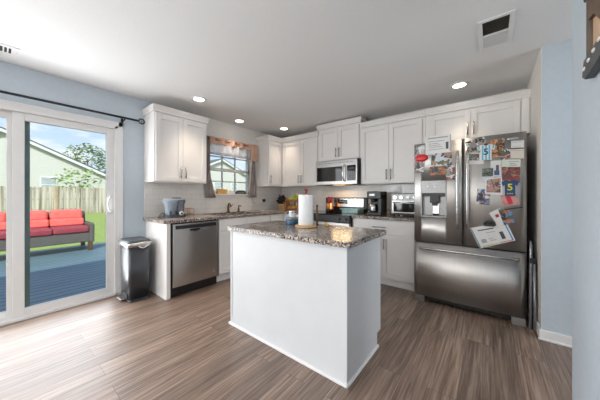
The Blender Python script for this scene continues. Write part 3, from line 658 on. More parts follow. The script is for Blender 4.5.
sheet('note', [(-0.062, 1.385), (0.030, 1.383), (0.030, 1.333), (-0.058, 1.331)], noisy('pale_blue_paper', (0.62, 0.66, 0.68), (0.66, 0.70, 0.72), 12, 0.6), 1, 'narrow pale strip of paper under the small green photo', 'paper')
sheet('note', [(0.086, 1.541), (0.219, 1.534), (0.219, 1.461), (0.086, 1.471)], mint_m, 1, 'pale green printed slip above the maroon photo', 'paper', marks=lines([0.25, 0.5, 0.72], 0.4, 0.95, 0.09))
sheet('photo', [(0.089, 1.471), (0.216, 1.461), (0.216, 1.319), (0.089, 1.328)], photo_mat('maroon_print', [(0.14, 0.03, 0.035), rd_, dk, (0.22, 0.08, 0.06), skin], 26), 2, 'dark maroon photo above the navy jersey magnet', 'photo')
sheet('photo', [(-0.035, 1.362), (0.089, 1.376), (0.089, 1.205), (-0.039, 1.215)], paper_m, 2, 'white-bordered square collage photo left of the navy jersey magnet', 'photo',
      marks=[('print', (0.08, 0.92, 0.05, 0.88), photo_mat('collage_print', [(0.5, 0.25, 0.25), skin, gn, wt, br_, (0.45, 0.3, 0.32)], 26))])
sheet('photo', [(-0.098, 1.265), (0.008, 1.258), (-0.004, 1.108), (-0.110, 1.115)], photo_mat('blue_print', [dk, bl, (0.16, 0.28, 0.5), dk, skin, wt], 24), 0, 'dark blue group photo at the lower left of the right fridge door', 'photo')
sheet('photo', [(0.071, 1.205), (0.188, 1.214), (0.216, 1.122), (0.104, 1.096)], photo_mat('pink_print', [(0.62, 0.22, 0.2), (0.55, 0.30, 0.26), (0.68, 0.34, 0.3)], 14), 0, 'tilted pink photo with a red shirt under the navy jersey magnet', 'photo',
      marks=[('red_shirt', (0.32, 0.62, 0.12, 0.88), mat('red_print', (0.62, 0.02, 0.05), 0.5))])
sheet('photo', [(-0.008, 1.029), (0.075, 1.081), (0.125, 0.960), (0.053, 0.917)], paper_m, 1, 'tilted white card with a red heart dot near the bottom of the right fridge door', 'photo', marks=[('red_dot', (0.32, 0.62, 0.30, 0.52), mat('red_dot_print', (0.45, 0.02, 0.07), 0.5))])
sheet('photo', [(0.060, 1.066), (0.150, 1.079), (0.181, 0.955), (0.104, 0.921)], photo_mat('costume_print', [dk, og, skin, dk, (0.08, 0.25, 0.55), gn], 24), 2, 'dark photo with orange and blue figures above the white certificate', 'photo')
sheet('certificate', [(-0.163, 0.870), (0.122, 0.948), (0.185, 0.784), (-0.078, 0.674)], paper_m, 0, 'tilted white certificate with coloured borders at the bottom of the right fridge door', 'paper',
      marks=[('border_strip', (0.93, 0.965, 0.03, 0.95), mat('blue_border', (0.05, 0.25, 0.6), 0.6)), ('border_strip', (0.015, 0.045, 0.05, 0.97), mat('teal_border', (0.10, 0.22, 0.32), 0.6)),
             ('border_strip', (0.60, 0.95, 0.925, 0.965), mat('red_border', (0.7, 0.15, 0.10), 0.6)), ('border_strip', (0.10, 0.58, 0.925, 0.965), mat('yellow_border', (0.72, 0.55, 0.20), 0.6)),
             ('heading', (0.18, 0.62, 0.16, 0.215), ink_m), ('figure', (0.70, 0.80, 0.42, 0.80), ink_m), ('stamp', (0.14, 0.28, 0.62, 0.80), greyink_m)] + lines([0.34, 0.48, 0.64, 0.74], 0.36, 0.62, 0.03))
# jersey magnets
def jersey(cx, cz, w, h):
    o = [(-0.30, 0.5), (-0.5, 0.36), (-0.42, 0.12), (-0.30, 0.2), (-0.30, -0.5), (0.30, -0.5), (0.30, 0.2), (0.42, 0.12), (0.5, 0.36), (0.30, 0.5), (0.12, 0.5), (0.06, 0.44), (-0.06, 0.44), (-0.12, 0.5)]
    return [(cx + x*w, cz + z*h) for x, z in o]
def text_mesh(body, size, center, y, m, name, parent, depth=0.0006):
    c = bpy.data.curves.new(name, 'FONT'); c.body = body; c.size = size; c.extrude = depth; c.align_x = 'CENTER'; c.align_y = 'CENTER'; c.offset = size*0.02
    o = bpy.data.objects.new(name, c); COL.objects.link(o)
    bpy.context.view_layer.update()
    me = bpy.data.meshes.new_from_object(o.evaluated_get(bpy.context.evaluated_depsgraph_get()))
    bpy.data.objects.remove(o); bpy.data.curves.remove(c)
    off = Vector(parent['_o'])
    for v in me.vertices: x, yy, z = v.co; v.co = Vector((center[0] + x, y - z, center[1] + yy)) - off
    me.materials.clear(); me.materials.append(m); me.name = name
    q = bpy.data.objects.new(name, me); COL.objects.link(q); q.parent = parent; return q
yj = FY - 0.0085
j = MB().prism(jersey(-0.031, 1.622, 0.145, 0.150), 'y', yj-0.004, yj+0.002).build('jersey_magnet', paper_m)
tag(j, 'light blue and white striped jersey magnet with a number', 'magnet', 'jersey magnets on the refrigerator')
sky_m = mat('sky_blue_stripe', (0.12, 0.50, 0.66), 0.5)
for x in (-0.026, 0.0, 0.026): MB().box(-0.031+x-0.0065, -0.031+x+0.0065, yj-0.0048, yj-0.004, 1.548, 1.690).build('stripe', sky_m, j)
for s in (-1, 1): MB().prism([(-0.031+s*0.050, 1.690), (-0.031+s*0.066, 1.676), (-0.031+s*0.058, 1.652), (-0.031+s*0.048, 1.660)], 'y', yj-0.0048, yj-0.004).build('stripe', sky_m, j)
text_mesh('5', 0.085, (-0.031, 1.625), yj-0.0054, mat('dark_navy_number', (0.02, 0.06, 0.12), 0.5), 'number', j)
j = MB().prism(jersey(0.146, 1.270, 0.122, 0.148), 'y', yj-0.004, yj+0.002).build('jersey_magnet', noisy('navy_blue_jersey', (0.010, 0.055, 0.16), (0.016, 0.07, 0.19), 20, 0.45))
tag(j, 'navy blue jersey magnet with a yellow number five', 'magnet', 'jersey magnets on the refrigerator')
yel = mat('yellow_number', (0.75, 0.72, 0.06), 0.5)
text_mesh('5', 0.085, (0.146, 1.275), yj-0.0046, yel, 'number', j)
for k, x in enumerate((-0.016, -0.005, 0.006, 0.017)): MB().box(0.146+x-0.004, 0.146+x+0.003, yj-0.0048, yj-0.004, 1.214, 1.222).build('small_print', yel, j)
cl = thing('clip', (-0.0, FY-0.01, 0.925), 'black magnetic clip holding the certificate on the right fridge door', 'clip')
m = MB(); m.prism([(-0.055, 0.925), (-0.03, 0.950), (0.035, 0.945), (0.048, 0.915), (0.03, 0.900), (-0.045, 0.900)], 'y', FY-0.016, FY-0.004, bev=0.002); m.build('jaw', black_m, cl)
m = MB()
for x in (-0.032, -0.005, 0.022): m.ball((x, FY-0.018, 0.935), 0.013, sc=(1, 0.5, 1.0))
m.build('grip', black_m, cl)
pn = MB(); pn.tube([(0.105, FY-0.011, 1.066), (0.16, FY-0.011, 1.078), (0.235, FY-0.011, 1.092)], [0.004, 0.0045, 0.003], 8)
tag(pn.build('pen', black_m), 'thin dark pen held flat on the right fridge door under the pink photo', 'pen')

# folding step ladder between fridge and wall ------------------------------------------
la = thing('step_ladder', (0.298, 3.15, 0), 'folded grey step ladder standing in the gap right of the refrigerator', 'ladder')
lad_m = noisy('grey_tube', (0.33, 0.34, 0.36), (0.42, 0.43, 0.45), 20, 0.35, 0.6)
m = MB(); m.tube([(0.284, 2.975, 0.0), (0.289, 3.0, 0.70), (0.291, 3.01, 0.755), (0.291, 3.05, 0.775), (0.291, 3.30, 0.775), (0.291, 3.36, 0.755), (0.289, 3.37, 0.70), (0.284, 3.40, 0.0)], 0.011); m.build('front_frame', lad_m, la)
for ya, yb in ((2.955, 3.0), (3.42, 3.36)):
    m = MB(); m.tube([(0.312, ya, 0.0), (0.3125, yb, 0.60)], 0.010); m.build('rear_leg', lad_m, la)
m = MB(); m.box(0.299, 0.304, 3.0, 3.36, 0.22, 0.42, 0.002); m.box(0.299, 0.304, 3.0, 3.36, 0.46, 0.64, 0.002); m.build('step', black_m, la)
m = MB(); m.box(0.280, 0.320, 2.985, 3.02, 0.585, 0.635, 0.004); m.build('hinge', black_m, la)

# ------------------------------------------------------------------ range
rg = thing('range', (-1.955, 3.45, 0), 'stainless electric range between the base cabinets on the back wall', 'range')
RX0, RX1 = -2.341, -1.569
m = MB(); m.box(RX0, RX1, 3.17, YB-0.012, 0.02, 0.905, 0.003); m.build('body', grey_side, rg)
m = MB(); m.box(RX0, RX1, 3.145, YB-0.10, 0.905, 0.920, 0.004); m.build('cooktop', gloss_black, rg)
m = MB(); m.prism([(3.72, 0.92), (3.715, 1.15), (3.73, 1.165), (3.785, 1.165), (3.785, 0.92)], 'x', RX0, RX1, 0); bgd = m.build('backguard', black_m, rg)
m = MB(); m.box(RX0+0.03, RX1-0.045, 3.708, 3.716, 1.005, 1.150, 0.003); m.build('steel_fascia', steel_lt, bgd)
m = MB(); m.box(-2.085, -1.905, 3.704, 3.709, 1.058, 1.128, 0.002); dsp = m.build('display', gloss_black, bgd)
m = MB()
for x in (-2.05, -2.025, -2.0): m.box(x, x+0.014, 3.7032, 3.7042, 1.09, 1.108)
m.build('digits', mat('display_digits', (0.35, 0.4, 0.42), 0.4), dsp)
m = MB(); m.box(RX0+0.004, RX1-0.004, 3.125, 3.17, 0.80, 0.903, 0.006); cp = m.build('control_panel', black_m, rg)
for x in (-2.27, -2.17, -1.74, -1.64):
    m = MB(); m.cyl((x, 3.126, 0.852), (x, 3.10, 0.852), 0.022, 0.019, seg=20); m.build('knob', black_m, cp)
m = MB(); m.box(RX0+0.006, RX1-0.006, 3.12, 3.17, 0.24, 0.795, 0.006); od = m.build('oven_door', steel, rg)
m = MB(); m.box(RX0+0.10, RX1-0.10, 3.116, 3.121, 0.34, 0.66, 0.002); m.build('oven_window', gloss_black, od)
m = MB(); m.cyl((RX0+0.06, 3.075, 0.745), (RX1-0.06, 3.075, 0.745), 0.012); m.cyl((RX0+0.09, 3.12, 0.745), (RX0+0.09, 3.075, 0.745), 0.008); m.cyl((RX1-0.09, 3.12, 0.745), (RX1-0.09, 3.075, 0.745), 0.008); m.build('handle', steel_lt, od)
m = MB(); m.box(RX0+0.006, RX1-0.006, 3.125, 3.17, 0.05, 0.232, 0.005); m.build('drawer', steel, rg)

# microwave --------------------------------------------------------------------------
mw = thing('microwave', (-1.955, 3.6, 1.372), 'stainless over-the-range microwave under the short raised cabinet', 'microwave')
m = MB(); m.box(RX0+0.002, RX1-0.002, 3.42, YB-0.012, 1.375, 1.770, 0.003); m.build('case', grey_side, mw)
MY = 3.385
m = MB(); m.box(RX0+0.004, RX1-0.012, MY, 3.42, 1.378, 1.768, 0.005); md = m.build('door', steel_h, mw)
m = MB(); m.box(RX0+0.03, -1.83, MY-0.004, MY+0.001, 1.43, 1.665, 0.003); m.build('window', gloss_black, md)
m = MB(); m.box(-1.745, RX1-0.03, MY-0.004, MY+0.001, 1.43, 1.67, 0.003); m.build('keypad', gloss_black, mw)
m = MB(); m.box(-1.71, -1.63, MY-0.0048, MY-0.004, 1.61, 1.64); m.build('clock_display', mat('clock_glass', (0.03, 0.06, 0.08), 0.2), mw)
m = MB()
for i in range(3):
    for k in range(4): m.box(-1.71+i*0.034, -1.71+i*0.034+0.022, MY-0.0047, MY-0.004, 1.45+k*0.035, 1.45+k*0.035+0.018)
m.build('key', mat('keypad_print', (0.16, 0.16, 0.17), 0.4), mw)
m = MB(); m.tube([(-1.785, MY, 1.68), (-1.785, MY-0.03, 1.67), (-1.79, MY-0.048, 1.62), (-1.792, MY-0.055, 1.55), (-1.79, MY-0.048, 1.48), (-1.785, MY-0.03, 1.435), (-1.785, MY, 1.425)], [0.011, 0.012, 0.013, 0.014, 0.013, 0.012, 0.011], 12); m.build('handle', chrome, md)
m = MB()
for k in range(10): m.box(RX0+0.05+k*0.066, RX0+0.05+k*0.066+0.05, MY-0.001, MY+0.002, 1.722, 1.728)
m.build('vent_slot', black_m, mw)
m = MB(); m.box(-2.05, -1.86, 3.50, 3.56, 1.372, 1.376); m.build('light_lens', emis('under_light', (1.0, 0.62, 0.3), 2.5), mw)
ul = lamp('microwave_under_light', 'AREA', (-1.955, 3.60, 1.365), (math.radians(-18), 0, 0), 1.5, (1.0, 0.68, 0.36), shape='RECTANGLE', size=0.35, size_y=0.06)

# utensil crock, dish on the range ------------------------------------------------------
copper = noisy('brushed_copper', (0.50, 0.22, 0.10), (0.62, 0.30, 0.15), 20, 0.3, 0.9)
uc = thing('utensil_crock', (-2.17, 3.56, 0.921), 'copper utensil crock with red spatulas at the back left of the range', 'crock')
m = MB(); m.lathe([(0.0, 0), (0.066, 0), (0.066, 0.03), (0.064, 0.031), (0.064, 0.145), (0.060, 0.145), (0.058, 0.01), (0, 0.01)], (-2.17, 3.56, 0.921)); m.build('pot', copper, uc)
m = MB(); m.lathe([(0.0668, 0.0), (0.0672, 0.0), (0.0672, 0.05), (0.0668, 0.05)], (-2.17, 3.56, 0.923)); m.build('dark_band', black_m, uc)
red_sp = noisy('red_silicone', (0.45, 0.012, 0.025), (0.5, 0.02, 0.03), 10, 0.4)
for dx, dy, h, mm in ((-0.05, 0.02, 0.20, black_m), (0.0, -0.02, 0.23, red_sp), (0.035, 0.01, 0.225, red_sp), (-0.02, 0.03, 0.18, black_m)):
    m = MB(); bx, by = -2.17, 3.56
    m.tube([(bx+dx*0.3, by+dy*0.3, 0.935), (bx+dx*0.9, by+dy, 0.921+h*0.75)], 0.006, 8)
    m.box(bx+dx-0.022, bx+dx+0.022, by+dy-0.006, by+dy+0.006, 0.921+h*0.72, 0.921+h+0.03, 0.005); m.build('spatula', mm, uc)
teal_gl = noisy('teal_glazed_dish', (0.20, 0.42, 0.40), (0.28, 0.52, 0.50), 9, 0.15)
bd = thing('baking_dish', (-1.72, 3.55, 0.921), 'shallow pale teal dish on the right of the range top', 'dish')
m = MB(); m.box(-1.87, -1.59, 3.44, 3.66, 0.921, 0.930, 0.004); 
m.box(-1.87, -1.86, 3.44, 3.66, 0.925, 0.985, 0.003); m.box(-1.60, -1.59, 3.44, 3.66, 0.925, 0.985, 0.003); m.box(-1.87, -1.59, 3.44, 3.45, 0.925, 0.985, 0.003); m.box(-1.87, -1.59, 3.65, 3.66, 0.925, 0.985, 0.003); m.build('bowl', teal_gl, bd)
m = MB(); m.box(-1.90, -1.56, 3.43, 3.67, 0.978, 0.990, 0.004); m.build('lid', teal_gl, bd)

# coffee maker --------------------------------------------------------------------------
cx0, cx1 = -1.405, -1.195
cm = thing('coffee_maker', (-1.30, 3.42, ZC1), 'tall black coffee maker on the counter right of the range', 'coffee maker')
m = MB(); m.box(cx0, cx1, 3.34, 3.58, ZC1+0.001, ZC1+0.045, 0.008); m.box(cx0, cx1, 3.47, 3.58, ZC1+0.03, ZC1+0.345, 0.008); m.box(cx0, cx1, 3.335, 3.58, ZC1+0.235, ZC1+0.345, 0.010); m.box(-1.245, cx1, 3.35, 3.58, ZC1+0.03, ZC1+0.30, 0.006); m.build('body', black_m, cm)
m = MB(); m.box(-1.365, -1.285, 3.330, 3.337, ZC1+0.28, ZC1+0.31, 0.003); m.build('badge_plate', nickel, cm)
m = MB(); m.cyl((-1.325, 3.40, ZC1+0.235), (-1.325, 3.40, ZC1+0.19), 0.045, 0.03); m.build('brew_basket', black_m, cm)
m = MB(); m.lathe([(0.0, 0), (0.055, 0), (0.062, 0.02), (0.062, 0.07), (0.05, 0.11), (0.042, 0.115), (0, 0.115)], (-1.325, 3.405, ZC1+0.047)); cf = m.build('carafe', steel_lt, cm)
m = MB(); m.tube([(-1.385, 3.385, ZC1+0.15), (-1.405, 3.37, ZC1+0.14), (-1.408, 3.37, ZC1+0.09), (-1.385, 3.385, ZC1+0.07)], 0.007); m.build('carafe_handle', black_m, cf)
# toaster oven --------------------------------------------------------------------------
to = thing('toaster_oven', (-0.90, 3.52, ZC1), 'stainless toaster oven with four knobs beside the refrigerator', 'toaster oven')
tx0, tx1, ty = -1.075, -0.715, 3.40
m = MB(); m.box(tx0, tx1, ty, 3.70, ZC1+0.025, ZC1+0.315, 0.012); m.build('case', steel_h, to)
m = MB()
for x in (tx0+0.03, tx1-0.03):
    for y in (ty+0.03, 3.66): m.cyl((x, y, ZC1), (x, y, ZC1+0.03), 0.014, seg=12)
m.build('feet', black_m, to)
m = MB(); m.box(tx0+0.008, tx1-0.008, ty-0.006, ty+0.002, ZC1+0.215, ZC1+0.305, 0.003); fp = m.build('control_panel', disp_m, to)
for k in range(4):
    x = tx0+0.055+k*0.083
    m = MB(); m.cyl((x, ty-0.005, ZC1+0.258), (x, ty-0.028, ZC1+0.258), 0.023, 0.020, seg=20); m.box(x-0.003, x+0.003, ty-0.032, ty-0.026, ZC1+0.24, ZC1+0.276, 0.001); m.build('knob', chrome, fp)
m = MB(); m.box(tx0+0.008, tx1-0.008, ty-0.012, ty+0.002, ZC1+0.045, ZC1+0.200, 0.004); od2 = m.build('door', steel_h, to)
m = MB(); m.box(tx0+0.035, tx1-0.035, ty-0.015, ty-0.011, ZC1+0.062, ZC1+0.180, 0.002); m.build('window', gloss_black, od2)
m = MB(); m.cyl((tx0+0.03, ty-0.035, ZC1+0.19), (tx1-0.03, ty-0.035, ZC1+0.19), 0.006); m.cyl((tx0+0.045, ty-0.01, ZC1+0.19), (tx0+0.045, ty-0.035, ZC1+0.19), 0.006); m.cyl((tx1-0.045, ty-0.01, ZC1+0.19), (tx1-0.045, ty-0.035, ZC1+0.19), 0.006); m.build('handle', chrome, od2)
m = MB(); m.box(tx0+0.02, tx1-0.02, ty-0.004, ty+0.01, ZC1+0.027, ZC1+0.044, 0.002); m.build('crumb_tray', black_m, to)
cd = MB(); cd.tube([(-1.19, 3.56, ZC1+0.06), (-1.165, 3.57, ZC1+0.085), (-1.145, 3.56, ZC1+0.06), (-1.13, 3.54, ZC1+0.012), (-1.115, 3.53, ZC1+0.005), (-1.10, 3.55, ZC1+0.005)], 0.004, 8)
tag(cd.build('power_cord', black_m), 'short black power cord between the coffee maker and the toaster oven', 'cord')

# outlets on the backsplash ----------------------------------------------------------------
def outlet(x, z, label, n=1):
    t = thing('wall_outlet', (x, YB-0.012, z), label, 'outlet', 'outlets on the tiled backsplash')
    w = 0.058 if n == 1 else 0.1
    m = MB(); m.box(x-w/2-0.006, x+w/2+0.006, YB-0.015, YB-0.0095, z-0.058, z+0.058, 0.002); pl = m.build('cover_plate', trim_m, t)
    for k in range(n):
        xx = x + (k-(n-1)/2)*0.046
        m = MB(); m.box(xx-0.016, xx+0.016, YB-0.018, YB-0.0145, z-0.034, z+0.034, 0.003); m.build('socket', noisy('socket_white', (0.86, 0.85, 0.83), (0.88, 0.87, 0.85), 9, 0.3), pl)
    return t
outlet(-2.53, 1.255, 'white double outlet plate on the tiles left of the range', 2)
outlet(-1.08, 1.275, 'white outlet on the tiles above the toaster oven')
ot = thing('wall_outlet', (XL+0.012, 3.27, 1.115), 'white outlet with a black charger plugged in, right of the window', 'outlet', 'outlets on the tiled backsplash')
m = MB(); m.box(XL+0.0095, XL+0.015, 3.235, 3.305, 1.055, 1.17, 0.002); m.build('cover_plate', trim_m, ot)
ch = thing('charger', (XL+0.02, 3.27, 1.11), 'black plug-in charger with a thin cord right of the window', 'charger')
m = MB(); m.box(XL+0.016, XL+0.055, 3.245, 3.295, 1.075, 1.13, 0.004); m.build('plug', black_m, ch)
m = MB(); m.tube([(XL+0.03, 3.26, 1.077), (XL+0.03, 3.22, 1.035), (XL+0.025, 3.14, 1.01), (XL+0.02, 3.06, 1.03), (XL+0.018, 3.0, 1.09), (XL+0.017, 2.96, 1.15), (XL+0.017, 2.93, 1.20)], 0.0022, 6); m.build('cord', greyink_m, ch)

# ------------------------------------------------------------------ corner counter: knife block, fruit basket
wood_lt = noisy('light_wood', (0.50, 0.30, 0.14), (0.62, 0.40, 0.20), 5, 0.45, stretch=(1, 1, 8))
wood_or = noisy('orange_brown_wood', (0.32, 0.11, 0.035), (0.42, 0.17, 0.06), 5, 0.4, stretch=(8, 1, 1))
wood_dk = noisy('dark_brown_wood', (0.10, 0.055, 0.03), (0.16, 0.09, 0.05), 6, 0.45)
kb = thing('knife_block', (-3.20, 3.52, ZC1), 'slanted wooden knife block full of black-handled knives in the counter corner', 'knife block')
m = MB(); m.prism([(3.45, ZC1), (3.60, ZC1), (3.62, ZC1+0.14), (3.56, ZC1+0.22), (3.42, ZC1+0.10)], 'x', -3.27, -3.12, bev=0.004); m.build('block', wood_lt, kb)
for i in range(4):
    for k in range(3):
        x = -3.25 + i*0.037; b = Vector((x, 3.44+k*0.045, ZC1+0.125+k*0.04)); d = Vector((0.02*(i-1.5)*0.3, -0.7, 0.7)).normalized()*(0.10+0.012*((i+k) % 3))
        m = MB(); m.tube([b - d*0.15, b + d*0.4, b + d], [0.010, 0.012, 0.011], 8); m.build('knife', black_m, kb)
fbk = thing('fruit_basket', (-2.87, 3.50, ZC1), 'two-tier orange-brown wooden fruit basket behind the island', 'basket')
for z in (0.02, 0.17):
    m = MB(); m.box(-3.00, -2.72, 3.38, 3.62, ZC1+z, ZC1+z+0.008, 0.002)
    for a in ((-3.00, -2.72, 3.38, 3.39), (-3.00, -2.72, 3.61, 3.62), (-3.00, -2.99, 3.38, 3.62), (-2.73, -2.72, 3.38, 3.62)): m.box(*a, ZC1+z, ZC1+z+0.045, 0.002)
    m.build('tray', wood_or, fbk)
for x in (-3.005, -2.725):
    m = MB(); m.box(x, x+0.014, 3.36, 3.385, ZC1, ZC1+0.24, 0.003); m.box(x, x+0.014, 3.615, 3.64, ZC1, ZC1+0.24, 0.003); m.box(x, x+0.014, 3.36, 3.64, ZC1+0.225, ZC1+0.24, 0.003); m.build('side_post', wood_or, fbk)
def fruit(name, c, r, m, label, cat, grp=None):
    o = thing(name, (c[0], c[1], c[2]-r*0.95), label, cat, grp)
    f = MB(); f.lathe([(0.002, -0.88*r), (0.35*r, -0.97*r), (0.75*r, -0.72*r), (0.98*r, -0.15*r), (1.0*r, 0.2*r), (0.85*r, 0.62*r), (0.5*r, 0.88*r), (0.2*r, 0.86*r), (0.002, 0.76*r)] if name == 'green_apple'
                       else [(0.002, -r), (0.5*r, -0.87*r), (0.87*r, -0.5*r), (r, 0), (0.87*r, 0.5*r), (0.5*r, 0.87*r), (0.002, r)], c, 18)
    f.build('flesh', m, o)
    s = MB(); s.tube([(c[0], c[1], c[2]+0.72*r), (c[0]+0.004, c[1], c[2]+1.15*r if name == 'green_apple' else c[2]+1.04*r)], 0.002, 6); s.build('stem', bark_m, o)
    return o
app_m = noisy('green_apple_skin', (0.36, 0.48, 0.03), (0.50, 0.58, 0.08), 14, 0.3)
ora_m = noisy('orange_peel', (0.80, 0.27, 0.02), (0.86, 0.33, 0.04), 60, 0.45, bump=0.1)
pos_a = [(-2.95, 3.43), (-2.875, 3.43), (-2.79, 3.43), (-2.93, 3.51), (-2.83, 3.51), (-2.90, 3.575), (-2.79, 3.575)]
for i, (x, y) in enumerate(pos_a):
    fruit('green_apple', (x, y, ZC1+0.178+0.036), 0.037, app_m, 'green apple in the upper tray of the fruit basket', 'apple', 'apples in the upper tray')
fruit('green_apple', (-2.88, 3.465, ZC1+0.178+0.036+0.056), 0.037, app_m, 'green apple on top of the pile in the fruit basket', 'apple', 'apples in the upper tray')
fruit('green_apple', (-2.79, 3.475, ZC1+0.178+0.036+0.056), 0.037, app_m, 'green apple on top of the pile in the fruit basket', 'apple', 'apples in the upper tray')
for i, (x, y) in enumerate([(-2.95, 3.43), (-2.775, 3.43), (-2.93, 3.52), (-2.85, 3.53)]):
    fruit('orange', (x, y, ZC1+0.028+0.039), 0.039, ora_m, 'orange in the lower tray of the fruit basket', 'orange', 'oranges in the lower tray')
fruit('green_apple', (-2.865, 3.43, ZC1+0.028+0.037), 0.037, app_m, 'green apple between the oranges in the lower tray of the basket', 'apple')

# ------------------------------------------------------------------ things on the island
pt = thing('paper_towel_holder', (-1.316, 1.74, ZC1), 'wooden paper towel holder with a full white roll on the island', 'paper towel holder')
m = MB(); m.lathe([(0.0, 0), (0.098, 0), (0.102, 0.006), (0.100, 0.016), (0.094, 0.02), (0, 0.02)], (-1.305, 1.74, ZC1+0.0005), 36); m.build('base', wood_lt, pt)
m = MB(); m.cyl((-1.316, 1.75, ZC1+0.018), (-1.316, 1.75, ZC1+0.315), 0.009, seg=12); m.build('post', wood_lt, pt)
m = MB(); m.ball((-1.316, 1.75, ZC1+0.335), 0.017, sc=(1, 1, 0.9)); m.cyl((-1.316, 1.75, ZC1+0.30), (-1.316, 1.75, ZC1+0.325), 0.010, 0.013, seg=14); m.build('knob', noisy('dark_red_paint', (0.20, 0.02, 0.025), (0.26, 0.035, 0.04), 10, 0.3), pt)
m = MB(); m.lathe([(0.021, 0.0), (0.066, 0.0), (0.068, 0.004), (0.068, 0.266), (0.066, 0.27), (0.021, 0.27), (0.021, 0.0)], (-1.316, 1.75, ZC1+0.021), 40); m.build('paper_roll', noisy('paper_towel', (0.83, 0.83, 0.83), (0.87, 0.87, 0.87), 50, 0.95, bump=0.1), pt)
m = MB(); m.cyl((-1.214, 1.78, ZC1+0.012), (-1.214, 1.78, ZC1+0.19), 0.009, seg=12); m.ball((-1.214, 1.78, ZC1+0.193), 0.011); m.build('side_arm', wood_dk, pt)
ti = thing('tin', (-1.525, 1.80, ZC1), 'blue patterned round tin on the island left of the paper towels', 'tin')
blue_tin = noisy('blue_printed_tin', (0.01, 0.045, 0.10), (0.06, 0.16, 0.24), 60, 0.3)
m = MB(); m.lathe([(0.0, 0), (0.060, 0), (0.062, 0.004), (0.062, 0.056), (0.060, 0.058), (0, 0.058)], (-1.525, 1.80, ZC1+0.0005), 36); m.build('body', blue_tin, ti)
m = MB(); m.lathe([(0.0, 0.056), (0.064, 0.056), (0.064, 0.068), (0.061, 0.073), (0, 0.073)], (-1.525, 1.80, ZC1+0.0005), 36); m.build('lid', noisy('lid_grey', (0.25, 0.27, 0.28), (0.35, 0.37, 0.38), 20, 0.3, 0.5), ti)
ja = thing('jar', (-1.520, 1.80, ZC1+0.074), 'small clear jar with a silver lid standing on the blue tin', 'jar')
m = MB(); m.lathe([(0.0, 0), (0.034, 0), (0.037, 0.005), (0.037, 0.036), (0.032, 0.042), (0, 0.042)], (-1.520, 1.80, ZC1+0.0745), 28); m.build('body', noisy('frosted_jar', (0.55, 0.58, 0.58), (0.66, 0.68, 0.68), 30, 0.15), ja)
m = MB(); m.lathe([(0.0, 0.042), (0.036, 0.042), (0.037, 0.046), (0.037, 0.060), (0.034, 0.063), (0, 0.063)], (-1.520, 1.80, ZC1+0.0745), 28); m.build('lid', steel_lt, ja)
le = thing('lemon', (-1.20, 1.905, ZC1), 'small yellow lemon on the island right of the paper towel holder', 'lemon')
m = MB(); m.ball((-1.20, 1.905, ZC1+0.0165), 0.017, sc=(1.35, 1, 0.97), sub=3); m.build('peel', noisy('lemon_peel', (0.74, 0.55, 0.10), (0.80, 0.62, 0.16), 40, 0.4), le)
m = MB(); m.ball((-1.176, 1.905, ZC1+0.0165), 0.005); m.build('tip', bark_m, le)

# ------------------------------------------------------------------ left counter appliance
jg_m = noisy('translucent_grey_plastic', (0.24, 0.30, 0.36), (0.34, 0.40, 0.47), 8, 0.2)
jd_m = noisy('dark_slate_plastic', (0.05, 0.065, 0.085), (0.08, 0.10, 0.12), 20, 0.3)
jp = thing('food_processor', (-3.29, 1.475, ZC1), 'grey-blue counter appliance with two tapered jugs on the left counter', 'appliance')
m = MB(); m.prism(rrect(-3.38, -3.20, 1.345, 1.590, 0.05), 'z', ZC1+0.0005, ZC1+0.035, bev=0.004); m.build('base', jd_m, jp)
m = MB(); m.lathe([(0.0, 0), (0.062, 0), (0.066, 0.02), (0.074, 0.10), (0.092, 0.15), (0.095, 0.19), (0.090, 0.20), (0, 0.20)], (-3.29, 1.42, ZC1+0.033), 30); m.build('jug', jg_m, jp)
m = MB(); m.lathe([(0.0, 0), (0.050, 0), (0.054, 0.02), (0.056, 0.13), (0.068, 0.17), (0.068, 0.19), (0, 0.195)], (-3.29, 1.537, ZC1+0.033), 26); m.build('jug', noisy('smoky_plastic', (0.16, 0.16, 0.20), (0.22, 0.22, 0.26), 8, 0.2), jp)
m = MB(); m.prism(rrect(-3.37, -3.21, 1.335, 1.600, 0.06), 'z', ZC1+0.225, ZC1+0.245, bev=0.006); m.build('lid', noisy('light_grey_lid', (0.45, 0.49, 0.54), (0.52, 0.56, 0.61), 8, 0.3), jp)
m = MB(); m.box(-3.32, -3.27, 1.445, 1.545, ZC1+0.245, ZC1+0.258, 0.004); m.build('lid_grip', jd_m, jp)
m = MB()
for y in (1.385, 1.445): m.box(-3.225, -3.212, y-0.012, y+0.012, ZC1+0.035, ZC1+0.085, 0.004)
m.build('rib', jd_m, jp)
m = MB(); m.lathe([(0.0, 0), (0.026, 0), (0.028, 0.005), (0.028, 0.014), (0.024, 0.018), (0, 0.018)], (-3.20, 1.51, ZC1+0.05), 24, axis='x'); dl = m.build('dial', trim_m, jp)
m = MB(); m.lathe([(0.0, 0), (0.013, 0), (0.012, 0.008), (0, 0.009)], (-3.183, 1.513, ZC1+0.05), 18, axis='x'); m.build('dial_centre', black_m, dl)
kc = MB(); kc.tube([(-3.385, 1.40, ZC1+0.03), (-3.40, 1.36, ZC1+0.055), (-3.39, 1.32, ZC1+0.02), (-3.36, 1.29, ZC1+0.006), (-3.30, 1.27, ZC1+0.006), (-3.25, 1.30, ZC1+0.006)], 0.005, 8)
tag(kc.build('power_cord', black_m), 'black power cord curled on the left counter beside the grey appliance', 'cord')
ts = thing('wire_rack', (-3.40, 1.70, ZC1), 'low brown wire rack on the left counter right of the grey appliance', 'rack')
m = MB()
for z in (0.02, 0.10): m.tube([(-3.45, 1.665, ZC1+z), (-3.33, 1.665, ZC1+z), (-3.33, 1.755, ZC1+z), (-3.45, 1.755, ZC1+z)], 0.004, 8, closed=True)
m.build('shelf_ring', copper, ts)
m = MB()
